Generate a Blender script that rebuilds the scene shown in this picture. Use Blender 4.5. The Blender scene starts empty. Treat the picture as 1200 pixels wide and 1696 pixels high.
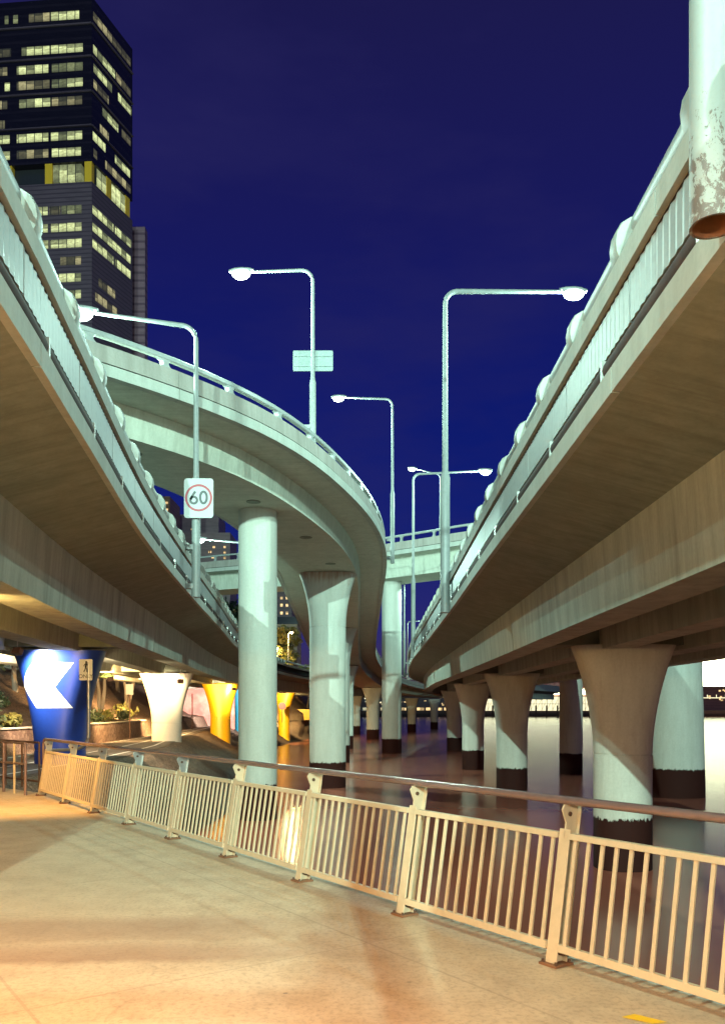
import bpy, math, random
from mathutils import Vector, Matrix
random.seed(7)
R = math.radians
SC = bpy.context.scene
COL = SC.collection
EYE = 2.1                      # eye height above the promenade (z = 0)
def H(h): return h + EYE       # heights below are measured from the eye

# ------------------------------------------------------------------ camera, world, exposure
cam = bpy.data.cameras.new("camera"); camo = bpy.data.objects.new("camera", cam); COL.objects.link(camo)
camo.location = (0, 0, EYE); camo.rotation_euler = (R(90), 0, 0)
cam.sensor_fit = 'HORIZONTAL'; cam.sensor_width = 36; cam.lens = 42
cam.shift_y = 0.27; cam.clip_start = 0.1; cam.clip_end = 3000
SC.camera = camo
w = bpy.data.worlds.new("World"); SC.world = w; w.use_nodes = True
nt = w.node_tree; nt.nodes.clear()
tc = nt.nodes.new('ShaderNodeTexCoord'); sep = nt.nodes.new('ShaderNodeSeparateXYZ')
rmp = nt.nodes.new('ShaderNodeValToRGB'); bg = nt.nodes.new('ShaderNodeBackground'); wo = nt.nodes.new('ShaderNodeOutputWorld')
nt.links.new(tc.outputs['Generated'], sep.inputs[0]); nt.links.new(sep.outputs['Z'], rmp.inputs[0])
cn = nt.nodes.new('ShaderNodeTexNoise'); cn.inputs['Scale'].default_value = 2.2; cn.inputs['Detail'].default_value = 5; cn.inputs['Roughness'].default_value = 0.6
cmap = nt.nodes.new('ShaderNodeMapping'); cmap.inputs['Scale'].default_value = (1, 1, 3.2); cmap.inputs['Rotation'].default_value = (0, R(20), 0); nt.links.new(tc.outputs['Generated'], cmap.inputs[0]); nt.links.new(cmap.outputs[0], cn.inputs['Vector'])
cmr = nt.nodes.new('ShaderNodeMapRange'); cmr.inputs[1].default_value = 0.45; cmr.inputs[2].default_value = 0.72; cmr.inputs[4].default_value = 0.5; nt.links.new(cn.outputs[0], cmr.inputs[0])
cmx = nt.nodes.new('ShaderNodeMix'); cmx.data_type = 'RGBA'; nt.links.new(cmr.outputs[0], cmx.inputs[0]); nt.links.new(rmp.outputs[0], cmx.inputs[6]); cmx.inputs[7].default_value = (0.023, 0.020, 0.105, 1)
nt.links.new(cmx.outputs[2], bg.inputs[0]); nt.links.new(bg.outputs[0], wo.inputs[0])
cr = rmp.color_ramp
cr.elements[0].position = 0.0; cr.elements[0].color = (0.075, 0.040, 0.030, 1)
cr.elements[1].position = 1.0; cr.elements[1].color = (0.006, 0.005, 0.03, 1)
for p, c in ((0.035, (0.045, 0.028, 0.06, 1)), (0.09, (0.022, 0.021, 0.145, 1)), (0.20, (0.0035, 0.012, 0.160, 1)), (0.34, (0.0045, 0.0095, 0.135, 1)),
             (0.50, (0.0085, 0.0092, 0.097, 1)), (0.64, (0.0105, 0.0095, 0.070, 1))):
    e = cr.elements.new(p); e.color = c
bg.inputs[1].default_value = 1.0
vs = SC.view_settings; vs.view_transform = 'Standard'; vs.look = 'None'; vs.exposure = 0.1; vs.gamma = 1.0
SC.cycles.use_denoising = True
SC.cycles.sample_clamp_indirect = 6.0
SC.cycles.max_bounces = 6; SC.cycles.diffuse_bounces = 3; SC.cycles.glossy_bounces = 3
SC.cycles.caustics_reflective = False; SC.cycles.caustics_refractive = False

COOL = (0.60, 1.0, 0.85)
WARM = (1.0, 0.60, 0.22)

# ------------------------------------------------------------------ node materials
class NM:
    def __init__(s, name):
        s.m = bpy.data.materials.new(name); s.m.use_nodes = True
        s.t = s.m.node_tree; s.t.nodes.clear()
        s.out = s.n('ShaderNodeOutputMaterial'); s.b = s.n('ShaderNodeBsdfPrincipled')
        s.l(s.b.outputs[0], s.out.inputs[0])
    def n(s, t): return s.t.nodes.new(t)
    def l(s, a, b): s.t.links.new(a, b)
    def pos(s, scale=(1, 1, 1), rot=(0, 0, 0), src='pos'):
        if src == 'pos': o = s.n('ShaderNodeNewGeometry').outputs['Position']
        else: o = s.n('ShaderNodeTexCoord').outputs[src]
        mp = s.n('ShaderNodeMapping'); mp.inputs['Scale'].default_value = scale; mp.inputs['Rotation'].default_value = rot
        s.l(o, mp.inputs[0]); return mp.outputs[0]
    def noise(s, vec, scale=1, detail=4, rough=0.55, dist=0):
        k = s.n('ShaderNodeTexNoise'); k.inputs['Scale'].default_value = scale; k.inputs['Detail'].default_value = detail
        k.inputs['Roughness'].default_value = rough; k.inputs['Distortion'].default_value = dist
        s.l(vec, k.inputs['Vector']); return k.outputs[0]
    def ramp(s, f, stops, const=False):
        r = s.n('ShaderNodeValToRGB'); s.l(f, r.inputs[0]); c = r.color_ramp
        if const: c.interpolation = 'CONSTANT'
        while len(c.elements) < len(stops): c.elements.new(0.5)
        for e, (p, v) in zip(c.elements, stops):
            e.position = p; e.color = (v, v, v, 1) if not isinstance(v, tuple) else (*v, 1)
        return r.outputs[0]
    def mix(s, f, a, b, mode='MIX'):
        m = s.n('ShaderNodeMix'); m.data_type = 'RGBA'; m.blend_type = mode
        for i, v in ((0, f), (6, a), (7, b)):
            if isinstance(v, (int, float)): m.inputs[i].default_value = v
            elif isinstance(v, tuple): m.inputs[i].default_value = (*v, 1)
            else: s.l(v, m.inputs[i])
        return m.outputs[2]
    def math(s, op, a, b=0.0, c=None):
        m = s.n('ShaderNodeMath'); m.operation = op
        for i, v in enumerate((a, b) if c is None else (a, b, c)):
            if isinstance(v, (int, float)): m.inputs[i].default_value = v
            else: s.l(v, m.inputs[i])
        return m.outputs[0]
    def xyz(s, v):
        k = s.n('ShaderNodeSeparateXYZ'); s.l(v, k.inputs[0]); return k.outputs
    def bump(s, h, strength=0.2, dist=0.02):
        b = s.n('ShaderNodeBump'); b.inputs['Strength'].default_value = strength; b.inputs['Distance'].default_value = dist
        s.l(h, b.inputs['Height']); s.l(b.outputs[0], s.b.inputs['Normal'])
    def color(s, c):
        if isinstance(c, tuple): s.b.inputs['Base Color'].default_value = (*c, 1)
        else: s.l(c, s.b.inputs['Base Color'])
    def rough(s, r, metal=0.0, spec=None):
        if isinstance(r, (int, float)): s.b.inputs['Roughness'].default_value = r
        else: s.l(r, s.b.inputs['Roughness'])
        s.b.inputs['Metallic'].default_value = metal
        if spec is not None: s.b.inputs['Specular IOR Level'].default_value = spec
    def emit(s, c, st):
        if isinstance(c, tuple): s.b.inputs['Emission Color'].default_value = (*c, 1)
        else: s.l(c, s.b.inputs['Emission Color'])
        if isinstance(st, (int, float)): s.b.inputs['Emission Strength'].default_value = st
        else: s.l(st, s.b.inputs['Emission Strength'])

def concrete(name, base, dark, streak=0.55, blotch=0.4, tide=False, rough=0.8, board=0.0, rust=0.0, head=None):
    m = NM(name)
    p1 = m.pos((1.0, 1.0, 0.12)); st = m.noise(p1, 2.6, 6, 0.65)
    p2 = m.pos(); bl = m.noise(p2, 0.55, 6, 0.6); fi = m.noise(p2, 14, 4, 0.7)
    c = m.mix(m.ramp(st, [(0.40, 0.0), (0.72, streak)]), base, dark)
    c = m.mix(m.ramp(bl, [(0.42, 0.0), (0.75, blotch)]), c, tuple(x * 0.62 for x in base))
    c = m.mix(m.ramp(fi, [(0.3, 0.22), (0.6, 0.0)]), c, tuple(x * 0.5 for x in base))
    if board:
        yv = m.noise(m.pos((0.25, 5.5, 1.0)), 1.5, 3, 0.6)
        c = m.mix(m.ramp(yv, [(0.45, 0.0), (0.68, board)]), c, dark)
    if rust:
        rr = m.noise(m.pos((1.6, 1.6, 0.35)), 3.0, 5, 0.65)
        c = m.mix(m.ramp(rr, [(0.52, 0.0), (0.75, rust)]), c, (0.16, 0.06, 0.03))
    if head:
        z = m.xyz(m.pos())[2]; hs = m.noise(m.pos((2.6, 2.6, 0.22)), 2.4, 5, 0.7)
        f = m.ramp(m.math('ADD', m.math('MULTIPLY', m.math('SUBTRACT', z, head - 1.6), 0.42), m.math('MULTIPLY', m.math('SUBTRACT', hs, 0.5), 1.3)), [(0.38, 0.0), (0.85, 0.85)])
        c = m.mix(f, c, (0.24, 0.085, 0.045))
    if tide:
        z = m.xyz(m.pos())[2]
        nn = m.noise(m.pos((3, 3, 1.5)), 2.2, 5, 0.7)
        zz = m.math('ADD', z, m.math('MULTIPLY', m.math('SUBTRACT', nn, 0.5), 0.5))
        c = m.mix(m.ramp(m.math('MULTIPLY_ADD', zz, 1.0, 1.9), [(0.50, (1.0)), (0.545, 0.0)]), c, (0.028, 0.007, 0.005))
    m.color(c); m.rough(rough, spec=0.15); m.bump(m.math('ADD', fi, st), 0.2, 0.025)
    return m.m

def paint(name, col, rough=0.4, wear=0.15, metal=0.0, scale=9):
    m = NM(name); n = m.noise(m.pos(), scale, 5, 0.65)
    v = m.noise(m.pos((1, 1, 0.15)), 5, 4, 0.6)
    c = m.mix(m.ramp(n, [(0.45, 0.0), (0.75, wear)]), col, tuple(x * 0.4 for x in col))
    c = m.mix(m.ramp(v, [(0.5, 0.0), (0.8, wear)]), c, tuple(x * 0.55 for x in col))
    m.color(c); m.rough(rough, metal); m.bump(n, 0.05, 0.005)
    return m.m

def flat(name, col, rough=0.6, metal=0.0):
    m = NM(name); n = m.noise(m.pos(), 20, 3)
    m.color(m.mix(m.ramp(n, [(0.4, 0.0), (0.7, 0.15)]), col, tuple(x * 0.6 for x in col))); m.rough(rough, metal); return m.m

def glow(name, col, strength):
    m = NM(name); m.color((0.5, 0.5, 0.5)); m.emit(col, strength); m.rough(0.4); return m.m

M = {}
M['pale'] = concrete('pale_concrete', (0.42, 0.44, 0.40), (0.22, 0.22, 0.18), 0.4, 0.3)
M['column'] = concrete('column_concrete', (0.50, 0.51, 0.46), (0.30, 0.29, 0.24), 0.30, 0.22, tide=True, rust=0.12)
M['column_head'] = concrete('rust_stained_column', (0.50, 0.51, 0.46), (0.30, 0.29, 0.24), 0.30, 0.22, tide=True, rust=0.12, head=H(8.53))
M['pier'] = concrete('pier_concrete', (0.54, 0.52, 0.46), (0.30, 0.25, 0.19), 0.3, 0.3, tide=True, rust=0.18)
M['girder'] = concrete('girder_concrete', (0.46, 0.49, 0.42), (0.15, 0.15, 0.125), 0.6, 0.4)
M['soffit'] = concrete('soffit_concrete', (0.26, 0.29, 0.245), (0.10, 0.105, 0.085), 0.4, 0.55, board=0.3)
M['deckroad'] = concrete('worn_road_surface', (0.36, 0.36, 0.34), (0.16, 0.16, 0.15), 0.3, 0.4)
M['rampbox'] = concrete('ramp_box_concrete', (0.52, 0.55, 0.47), (0.24, 0.24, 0.19), 0.35, 0.3, board=0.25)
M['parapet'] = concrete('parapet_concrete', (0.35, 0.33, 0.30), (0.17, 0.15, 0.125), 0.55, 0.35)
M['steel_white'] = paint('white_steel', (0.30, 0.32, 0.31), 0.45, 0.3)
M['poststeel'] = paint('barrier_post_paint', (0.26, 0.27, 0.24), 0.5, 0.4)
M['panel'] = paint('ribbed_panel_paint', (0.27, 0.30, 0.30), 0.45, 0.3)
M['pipe'] = paint('dark_pipe_paint', (0.05, 0.03, 0.028), 0.85, 0.5)
M['gap'] = flat('dark_gap', (0.012, 0.011, 0.010), 0.9)
M['blue'] = paint('blue_paint', (0.012, 0.045, 0.30), 0.35, 0.2)
M['cream'] = paint('cream_paint', (0.62, 0.58, 0.48), 0.5, 0.15)
M['yellow'] = paint('yellow_paint', (0.78, 0.46, 0.01), 0.4, 0.15)
M['cyan'] = paint('cyan_paint', (0.05, 0.40, 0.62), 0.4, 0.15)
M['white'] = paint('white_paint', (0.80, 0.80, 0.76), 0.45, 0.08)
M['signwhite'] = paint('sign_white', (0.32, 0.335, 0.33), 0.45, 0.08)
M['signback'] = paint('sign_back_aluminium', (0.17, 0.21, 0.20), 0.5, 0.3, 0.2)
M['black'] = flat('black_lettering', (0.018, 0.02, 0.025), 0.5)
M['red'] = flat('red_sign_ring', (0.30, 0.006, 0.025), 0.5)
M['cream_steel'] = paint('cream_fence_paint', (0.52, 0.40, 0.27), 0.42, 0.22)
M['handrail'] = paint('brown_handrail_steel', (0.30, 0.20, 0.19), 0.22, 0.25, 0.6)
M['galv'] = paint('galvanised_steel', (0.42, 0.42, 0.40), 0.4, 0.3, 0.7)
M['bolt'] = paint('rusty_bolts', (0.10, 0.05, 0.03), 0.6, 0.5, 0.3)
M['rust'] = paint('rusty_plate', (0.20, 0.085, 0.04), 0.75, 0.6)
M['lens'] = glow('lamp_lens', (0.80, 1.0, 0.93), 10)
M['flood'] = glow('flood_lens', (1.0, 0.80, 0.45), 10)
M['warmlens'] = glow('warm_lamp_lens', (1.0, 0.72, 0.32), 10)
M['bark'] = concrete('bark', (0.20, 0.17, 0.14), (0.07, 0.06, 0.05), 0.6, 0.5)
M['paleb'] = concrete('pale_bark', (0.36, 0.32, 0.27), (0.14, 0.11, 0.09), 0.6, 0.5)
def leafmat(name, a, b):
    m = NM(name); n = m.noise(m.pos(), 1.3, 3); m.color(m.mix(m.ramp(n, [(0.35, 0.0), (0.65, 1.0)]), a, b)); m.rough(0.55); return m.m
M['leaf'] = leafmat('leaf_green', (0.035, 0.075, 0.02), (0.07, 0.11, 0.035))
M['leafdark'] = leafmat('leaf_dark', (0.02, 0.035, 0.015), (0.04, 0.06, 0.025))
M['leafwarm'] = leafmat('leaf_olive', (0.09, 0.11, 0.025), (0.14, 0.12, 0.03))

def peeling():
    m = NM('peeling_white_paint'); p = m.pos()
    n = m.noise(m.pos((1, 1, 0.7)), 13, 9, 0.75, 0.6)
    z = m.xyz(p)[2]
    zz = m.math('MULTIPLY', m.math('SUBTRACT', H(4.35), z), 0.22)
    f = m.ramp(m.math('ADD', n, zz), [(0.60, 0.0), (0.63, 1.0)])
    c = m.mix(f, (0.25, 0.26, 0.245), (0.11, 0.08, 0.068))
    c = m.mix(m.ramp(m.noise(p, 30, 3), [(0.5, 0.0), (0.8, 0.2)]), c, (0.2, 0.15, 0.1))
    m.color(c); m.rough(0.5); m.bump(f, 0.3, 0.004); return m.m
M['peel'] = peeling()

def promenade_mat():
    m = NM('promenade_concrete'); p = m.pos()
    big = m.noise(p, 0.35, 5, 0.6); fine = m.noise(p, 22, 6, 0.75); mid = m.noise(p, 2.2, 6, 0.65)
    c = m.mix(m.ramp(big, [(0.35, 0.0), (0.7, 1.0)]), (0.50, 0.36, 0.24), (0.43, 0.29, 0.185))
    c = m.mix(m.ramp(mid, [(0.45, 0.0), (0.8, 0.5)]), c, (0.24, 0.17, 0.12))
    c = m.mix(m.ramp(fine, [(0.30, 0.6), (0.52, 0.0)]), c, (0.15, 0.11, 0.08))
    gv = m.n('ShaderNodeTexVoronoi'); gv.inputs['Scale'].default_value = 2.4; m.l(p, gv.inputs['Vector'])
    gum = m.math('MULTIPLY', m.math('LESS_THAN', gv.outputs['Distance'], 0.045), m.math('GREATER_THAN', m.xyz(gv.outputs['Color'])[0], 0.62))
    c = m.mix(m.math('MULTIPLY', gum, 0.55), c, (0.10, 0.075, 0.06))
    # brown bands on the paving, running across the path
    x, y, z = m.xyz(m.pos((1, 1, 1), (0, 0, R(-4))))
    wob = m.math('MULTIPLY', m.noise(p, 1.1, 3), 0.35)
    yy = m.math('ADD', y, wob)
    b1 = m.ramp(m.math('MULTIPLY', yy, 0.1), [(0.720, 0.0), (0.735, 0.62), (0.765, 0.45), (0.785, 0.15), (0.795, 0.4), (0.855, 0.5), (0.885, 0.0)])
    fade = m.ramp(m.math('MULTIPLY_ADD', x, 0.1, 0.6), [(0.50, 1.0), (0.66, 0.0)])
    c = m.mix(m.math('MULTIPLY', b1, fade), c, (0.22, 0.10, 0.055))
    # saw-cut joints of the slabs
    rx, ry, rz = m.xyz(m.pos((1, 1, 1), (0, 0, R(-34.9))))
    def joint(v, step, wdt):
        fr = m.math('ABSOLUTE', m.math('SUBTRACT', m.math('FRACT', m.math('DIVIDE', v, step)), 0.5))
        return m.math('LESS_THAN', fr, wdt / step)
    j = m.math('MAXIMUM', joint(rx, 2.9, 0.012), joint(ry, 4.1, 0.010))
    c = m.mix(m.math('MULTIPLY', j, 0.28), c, (0.14, 0.09, 0.06))
    # thin crack
    vo = m.n('ShaderNodeTexVoronoi'); vo.feature = 'DISTANCE_TO_EDGE'; vo.inputs['Scale'].default_value = 0.22
    wv = m.n('ShaderNodeVectorMath'); wv.operation = 'ADD'; nz = m.n('ShaderNodeTexNoise'); nz.inputs['Scale'].default_value = 1.6
    m.l(p, nz.inputs['Vector']); m.l(p, wv.inputs[0]); m.l(nz.outputs['Color'], wv.inputs[1]); m.l(wv.outputs[0], vo.inputs['Vector'])
    c = m.mix(m.ramp(vo.outputs['Distance'], [(0.0, 0.12), (0.0006, 0.0)]), c, (0.08, 0.05, 0.04))
    m.color(c); m.rough(m.ramp(mid, [(0.3, 0.55), (0.7, 0.8)])); m.bump(m.math('ADD', fine, m.math('MULTIPLY', mid, 0.6)), 0.14, 0.012)
    return m.m
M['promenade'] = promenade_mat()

def ground_mat():
    m = NM('mulch_ground'); p = m.pos()
    a = m.noise(p, 4, 8, 0.85); b = m.noise(p, 0.5, 4); g = m.noise(p, 9, 4, 0.8)
    c = m.mix(m.ramp(a, [(0.35, 0.0), (0.65, 1.0)]), (0.05, 0.03, 0.022), (0.30, 0.20, 0.14))
    c = m.mix(m.ramp(b, [(0.4, 0.0), (0.7, 0.6)]), c, (0.08, 0.065, 0.04))
    c = m.mix(m.ramp(g, [(0.52, 0.0), (0.66, 0.8)]), c, (0.42, 0.32, 0.25))
    z = m.xyz(p)[2]
    c = m.mix(m.ramp(m.math('MULTIPLY_ADD', z, 0.2, 0.5), [(0.68, 0.0), (0.75, 0.72)]), c, m.mix(m.ramp(g, [(0.45, 0.0), (0.6, 1.0)]), (0.035, 0.02, 0.014), (0.17, 0.095, 0.06)))
    c = m.mix(m.ramp(m.math('MULTIPLY_ADD', z, 0.2, 0.8), [(0.42, 0.8), (0.62, 0.0)]), c, (0.035, 0.022, 0.018))
    m.color(c); m.rough(0.9); m.bump(m.math('ADD', a, g), 0.8, 0.08); return m.m
M['ground'] = ground_mat()
def asphalt_mat():
    m = NM('asphalt'); p = m.pos(); a = m.noise(p, 40, 4, 0.8); b = m.noise(p, 0.7, 4)
    c = m.mix(m.ramp(a, [(0.3, 0.0), (0.7, 1.0)]), (0.07, 0.062, 0.055), (0.15, 0.13, 0.11))
    c = m.mix(m.ramp(b, [(0.4, 0.0), (0.7, 0.5)]), c, (0.20, 0.16, 0.12))
    m.color(c); m.rough(0.75); m.bump(a, 0.2, 0.01); return m.m
M['asphalt'] = asphalt_mat()
def stone_mat():
    m = NM('rubble_stone'); p = m.pos()
    v = m.n('ShaderNodeTexVoronoi'); v.inputs['Scale'].default_value = 5; m.l(p, v.inputs['Vector'])
    e = m.n('ShaderNodeTexVoronoi'); e.feature = 'DISTANCE_TO_EDGE'; e.inputs['Scale'].default_value = 5; m.l(p, e.inputs['Vector'])
    c = m.mix(m.xyz(v.outputs['Color'])[0], (0.13, 0.075, 0.06), (0.25, 0.17, 0.13))
    c = m.mix(m.ramp(e.outputs['Distance'], [(0.0, 0.85), (0.06, 0.0)]), c, (0.06, 0.045, 0.04))
    m.color(c); m.rough(0.9); m.bump(e.outputs['Distance'], 0.6, 0.04); return m.m
M['stone'] = stone_mat()
def water_mat():
    m = NM('river_water')
    n = m.noise(m.pos((0.5, 0.16, 1)), 1.0, 4, 0.6); n2 = m.noise(m.pos((2.2, 0.5, 1)), 1.0, 3, 0.6)
    m.color((0.42, 0.13, 0.085)); m.rough(0.19); m.b.inputs['IOR'].default_value = 1.27
    m.bump(m.math('ADD', n, m.math('MULTIPLY', n2, 0.35)), 0.16, 0.05); return m.m
M['water'] = water_mat()
def mural_mat():
    m = NM('pink_mural_paint'); n = m.noise(m.pos(), 0.8, 4); m.color(m.mix(m.ramp(n, [(0.4, 0.0), (0.6, 1.0)]), (0.62, 0.22, 0.20), (0.66, 0.40, 0.34))); m.rough(0.7); return m.m
M['mural'] = mural_mat()
def stripe_mat(name, a, b, step, rough=0.5):
    m = NM(name); z = m.xyz(m.pos())[2]
    fr = m.math('FRACT', m.math('DIVIDE', z, step))
    n = m.noise(m.pos((0.3, 0.3, 2)), 1.2, 3)
    c = m.mix(m.math('LESS_THAN', fr, 0.28), a, b); c = m.mix(m.ramp(n, [(0.4, 0.0), (0.7, 0.5)]), c, tuple(x * 0.5 for x in a))
    m.color(c); m.rough(rough); return m.m
M['towerdark'] = stripe_mat('dark_glass_cladding', (0.010, 0.008, 0.014), (0.016, 0.012, 0.02), 1.55, 0.12)
M['towerlow'] = stripe_mat('grey_louvre_cladding', (0.105, 0.068, 0.095), (0.05, 0.03, 0.05), 0.78)
M['slab'] = stripe_mat('pink_grey_louvres', (0.26, 0.15, 0.20), (0.12, 0.06, 0.10), 1.55)
M['apart'] = stripe_mat('mauve_render', (0.30, 0.20, 0.22), (0.26, 0.17, 0.19), 3.0)
M['purple'] = stripe_mat('purple_brick', (0.10, 0.035, 0.06), (0.07, 0.025, 0.045), 1.5)
M['beige'] = stripe_mat('beige_brick', (0.36, 0.20, 0.12), (0.28, 0.14, 0.08), 0.9)
def window_mat(name, col, dim, st, pane=1.5, dark=0.25):
    m = NM(name); uv = m.pos(src='UV'); u, v, _ = m.xyz(uv)
    cell = m.math('FLOOR', m.math('DIVIDE', u, pane))
    wn = m.n('ShaderNodeTexWhiteNoise'); wn.noise_dimensions = '2D'
    cb = m.n('ShaderNodeCombineXYZ'); m.l(cell, cb.inputs[0]); ob = m.n('ShaderNodeObjectInfo'); m.l(ob.outputs['Random'], cb.inputs[1]); m.l(cb.outputs[0], wn.inputs['Vector'])
    br = m.ramp(wn.outputs[0], [(0.0, 0.12), (dark, 0.35), (dark + 0.05, 0.8), (1.0, 1.0)])
    fr = m.math('FRACT', m.math('DIVIDE', u, pane))
    mull = m.math('GREATER_THAN', fr, 0.09)
    n = m.noise(m.pos((0.9, 3.0, 1), src='UV'), 1.6, 5, 0.75)
    var = m.ramp(n, [(0.3, 0.35), (0.6, 1.0)])
    blind = m.math('LESS_THAN', v, m.math('SUBTRACT', 1.25, m.math('MULTIPLY', m.math('FRACT', m.math('MULTIPLY', wn.outputs[0], 7.31)), 0.95)))
    bl = m.math('MULTIPLY_ADD', blind, 0.62, 0.38)
    ceil = m.ramp(v, [(0.0, 0.45), (0.3, 0.75), (0.62, 0.85), (0.70, 1.0), (0.86, 0.8), (1.0, 0.6)])
    var = m.math('MULTIPLY', var, m.math('MULTIPLY', ceil, bl))
    stv = m.math('MULTIPLY', m.math('MULTIPLY', br, mull), m.math('MULTIPLY', var, st * 1.7))
    m.color((0.03, 0.03, 0.035)); m.rough(0.15); m.emit(m.mix(n, dim, col), stv); return m.m
M['winlit'] = window_mat('lit_office_glass', (0.72, 0.95, 0.48), (0.90, 0.85, 0.34), 0.8)
M['windim'] = window_mat('half_lit_office_glass', (0.75, 0.78, 0.42), (0.9, 0.7, 0.3), 0.42, dark=0.6)
M['winwarm'] = window_mat('lit_flat_glass', (1.0, 0.75, 0.35), (1.0, 0.6, 0.25), 1.2, pane=3, dark=0.05)
M['yellowlevel'] = paint('yellow_column_paint', (0.75, 0.42, 0.03), 0.4, 0.1)

# ------------------------------------------------------------------ mesh helpers
class MB:
    def __init__(s): s.v = []; s.f = []; s.uv = None
    def add(s, vs, fs):
        o = len(s.v); s.v += [tuple(p) for p in vs]; s.f += [tuple(i + o for i in f) for f in fs]; return s
    def box(s, c, size, rz=0.0, ax=None):
        hx, hy, hz = size[0] / 2, size[1] / 2, size[2] / 2
        m = Matrix.Rotation(rz, 3, 'Z') if ax is None else ax
        vs = [Vector(c) + m @ Vector((x * hx, y * hy, z * hz)) for z in (-1, 1) for x, y in ((-1, -1), (1, -1), (1, 1), (-1, 1))]
        return s.add(vs, [(3, 2, 1, 0), (4, 5, 6, 7), (0, 1, 5, 4), (1, 2, 6, 5), (2, 3, 7, 6), (3, 0, 4, 7)])
    def loft(s, rings, cap=True, closed=True):
        n = len(rings[0]); vs = [p for r in rings for p in r]; fs = []
        for i in range(len(rings) - 1):
            for j in range(n if closed else n - 1):
                k = (j + 1) % n
                fs.append((i * n + j, i * n + k, (i + 1) * n + k, (i + 1) * n + j))
        if cap and closed:
            fs.append(tuple(reversed(range(n)))); fs.append(tuple((len(rings) - 1) * n + j for j in range(n)))
        return s.add(vs, fs)
    def tube(s, pts, rad, n=12, cap=True):
        pts = [Vector(p) for p in pts]; rings = []
        for i, p in enumerate(pts):
            t = (pts[min(i + 1, len(pts) - 1)] - pts[max(i - 1, 0)]).normalized()
            up = Vector((0, 0, 1)) if abs(t.z) < 0.95 else Vector((0, 1, 0))
            a = t.cross(up).normalized(); b = t.cross(a).normalized()
            r = rad[i] if isinstance(rad, (list, tuple)) else rad
            rings.append([p + a * r * math.cos(2 * math.pi * k / n) + b * r * math.sin(2 * math.pi * k / n) for k in range(n)])
        return s.loft(rings, cap)
    def prism(s, poly, z0, z1):
        n = len(poly)
        return s.add([(x, y, z0) for x, y in poly] + [(x, y, z1) for x, y in poly],
                     [tuple(reversed(range(n))), tuple(range(n, 2 * n))] + [(i, (i + 1) % n, n + (i + 1) % n, n + i) for i in range(n)])
    def build(s, name, mat, parent=None, smooth=False, bevel=0.0):
        me = bpy.data.meshes.new(name); me.from_pydata(s.v, [], s.f)
        if s.uv:
            l = me.uv_layers.new(name='UVMap'); k = 0
            for p in me.polygons:
                for li in p.loop_indices: l.data[li].uv = s.uv[me.loops[li].vertex_index]
        o = bpy.data.objects.new(name, me); COL.objects.link(o)
        if mat is not None: me.materials.append(mat)
        import bmesh as _b
        bm = _b.new(); bm.from_mesh(me); _b.ops.recalc_face_normals(bm, faces=bm.faces); bm.to_mesh(me); bm.free()
        if smooth:
            for p in me.polygons: p.use_smooth = True
            me.set_sharp_from_angle(angle=R(38))
        if bevel:
            b = o.modifiers.new('bevel', 'BEVEL'); b.width = bevel; b.segments = 2; b.limit_method = 'ANGLE'; b.angle_limit = R(40)
        if parent is not None:
            o.parent = parent
            o.matrix_parent_inverse = Matrix.Translation(-parent_loc(parent))
        return o
def parent_loc(p):
    v = Vector(p.location)
    return v if p.parent is None else v
def tag(o, label, cat, group=None, kind=None):
    if label: o['label'] = label
    if cat: o['category'] = cat
    if group: o['group'] = group
    if kind: o['kind'] = kind
    return o
def thing(name, label, cat, loc, group=None):
    o = bpy.data.objects.new(name, None); COL.objects.link(o); o.location = loc; o.empty_display_size = 0.3
    return tag(o, label, cat, group)
def sub(mb, name, mat, part, **k):                    # a sub-part: child of a part whose origin is the world origin
    o = mb.build(name, mat, None, **k); o.parent = part
    o.matrix_parent_inverse = (part.matrix_parent_inverse.copy().inverted() if False else Matrix.Identity(4))
    # the part's world matrix is identity (its vertices are in world space), so nothing else is needed
    return o

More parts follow.
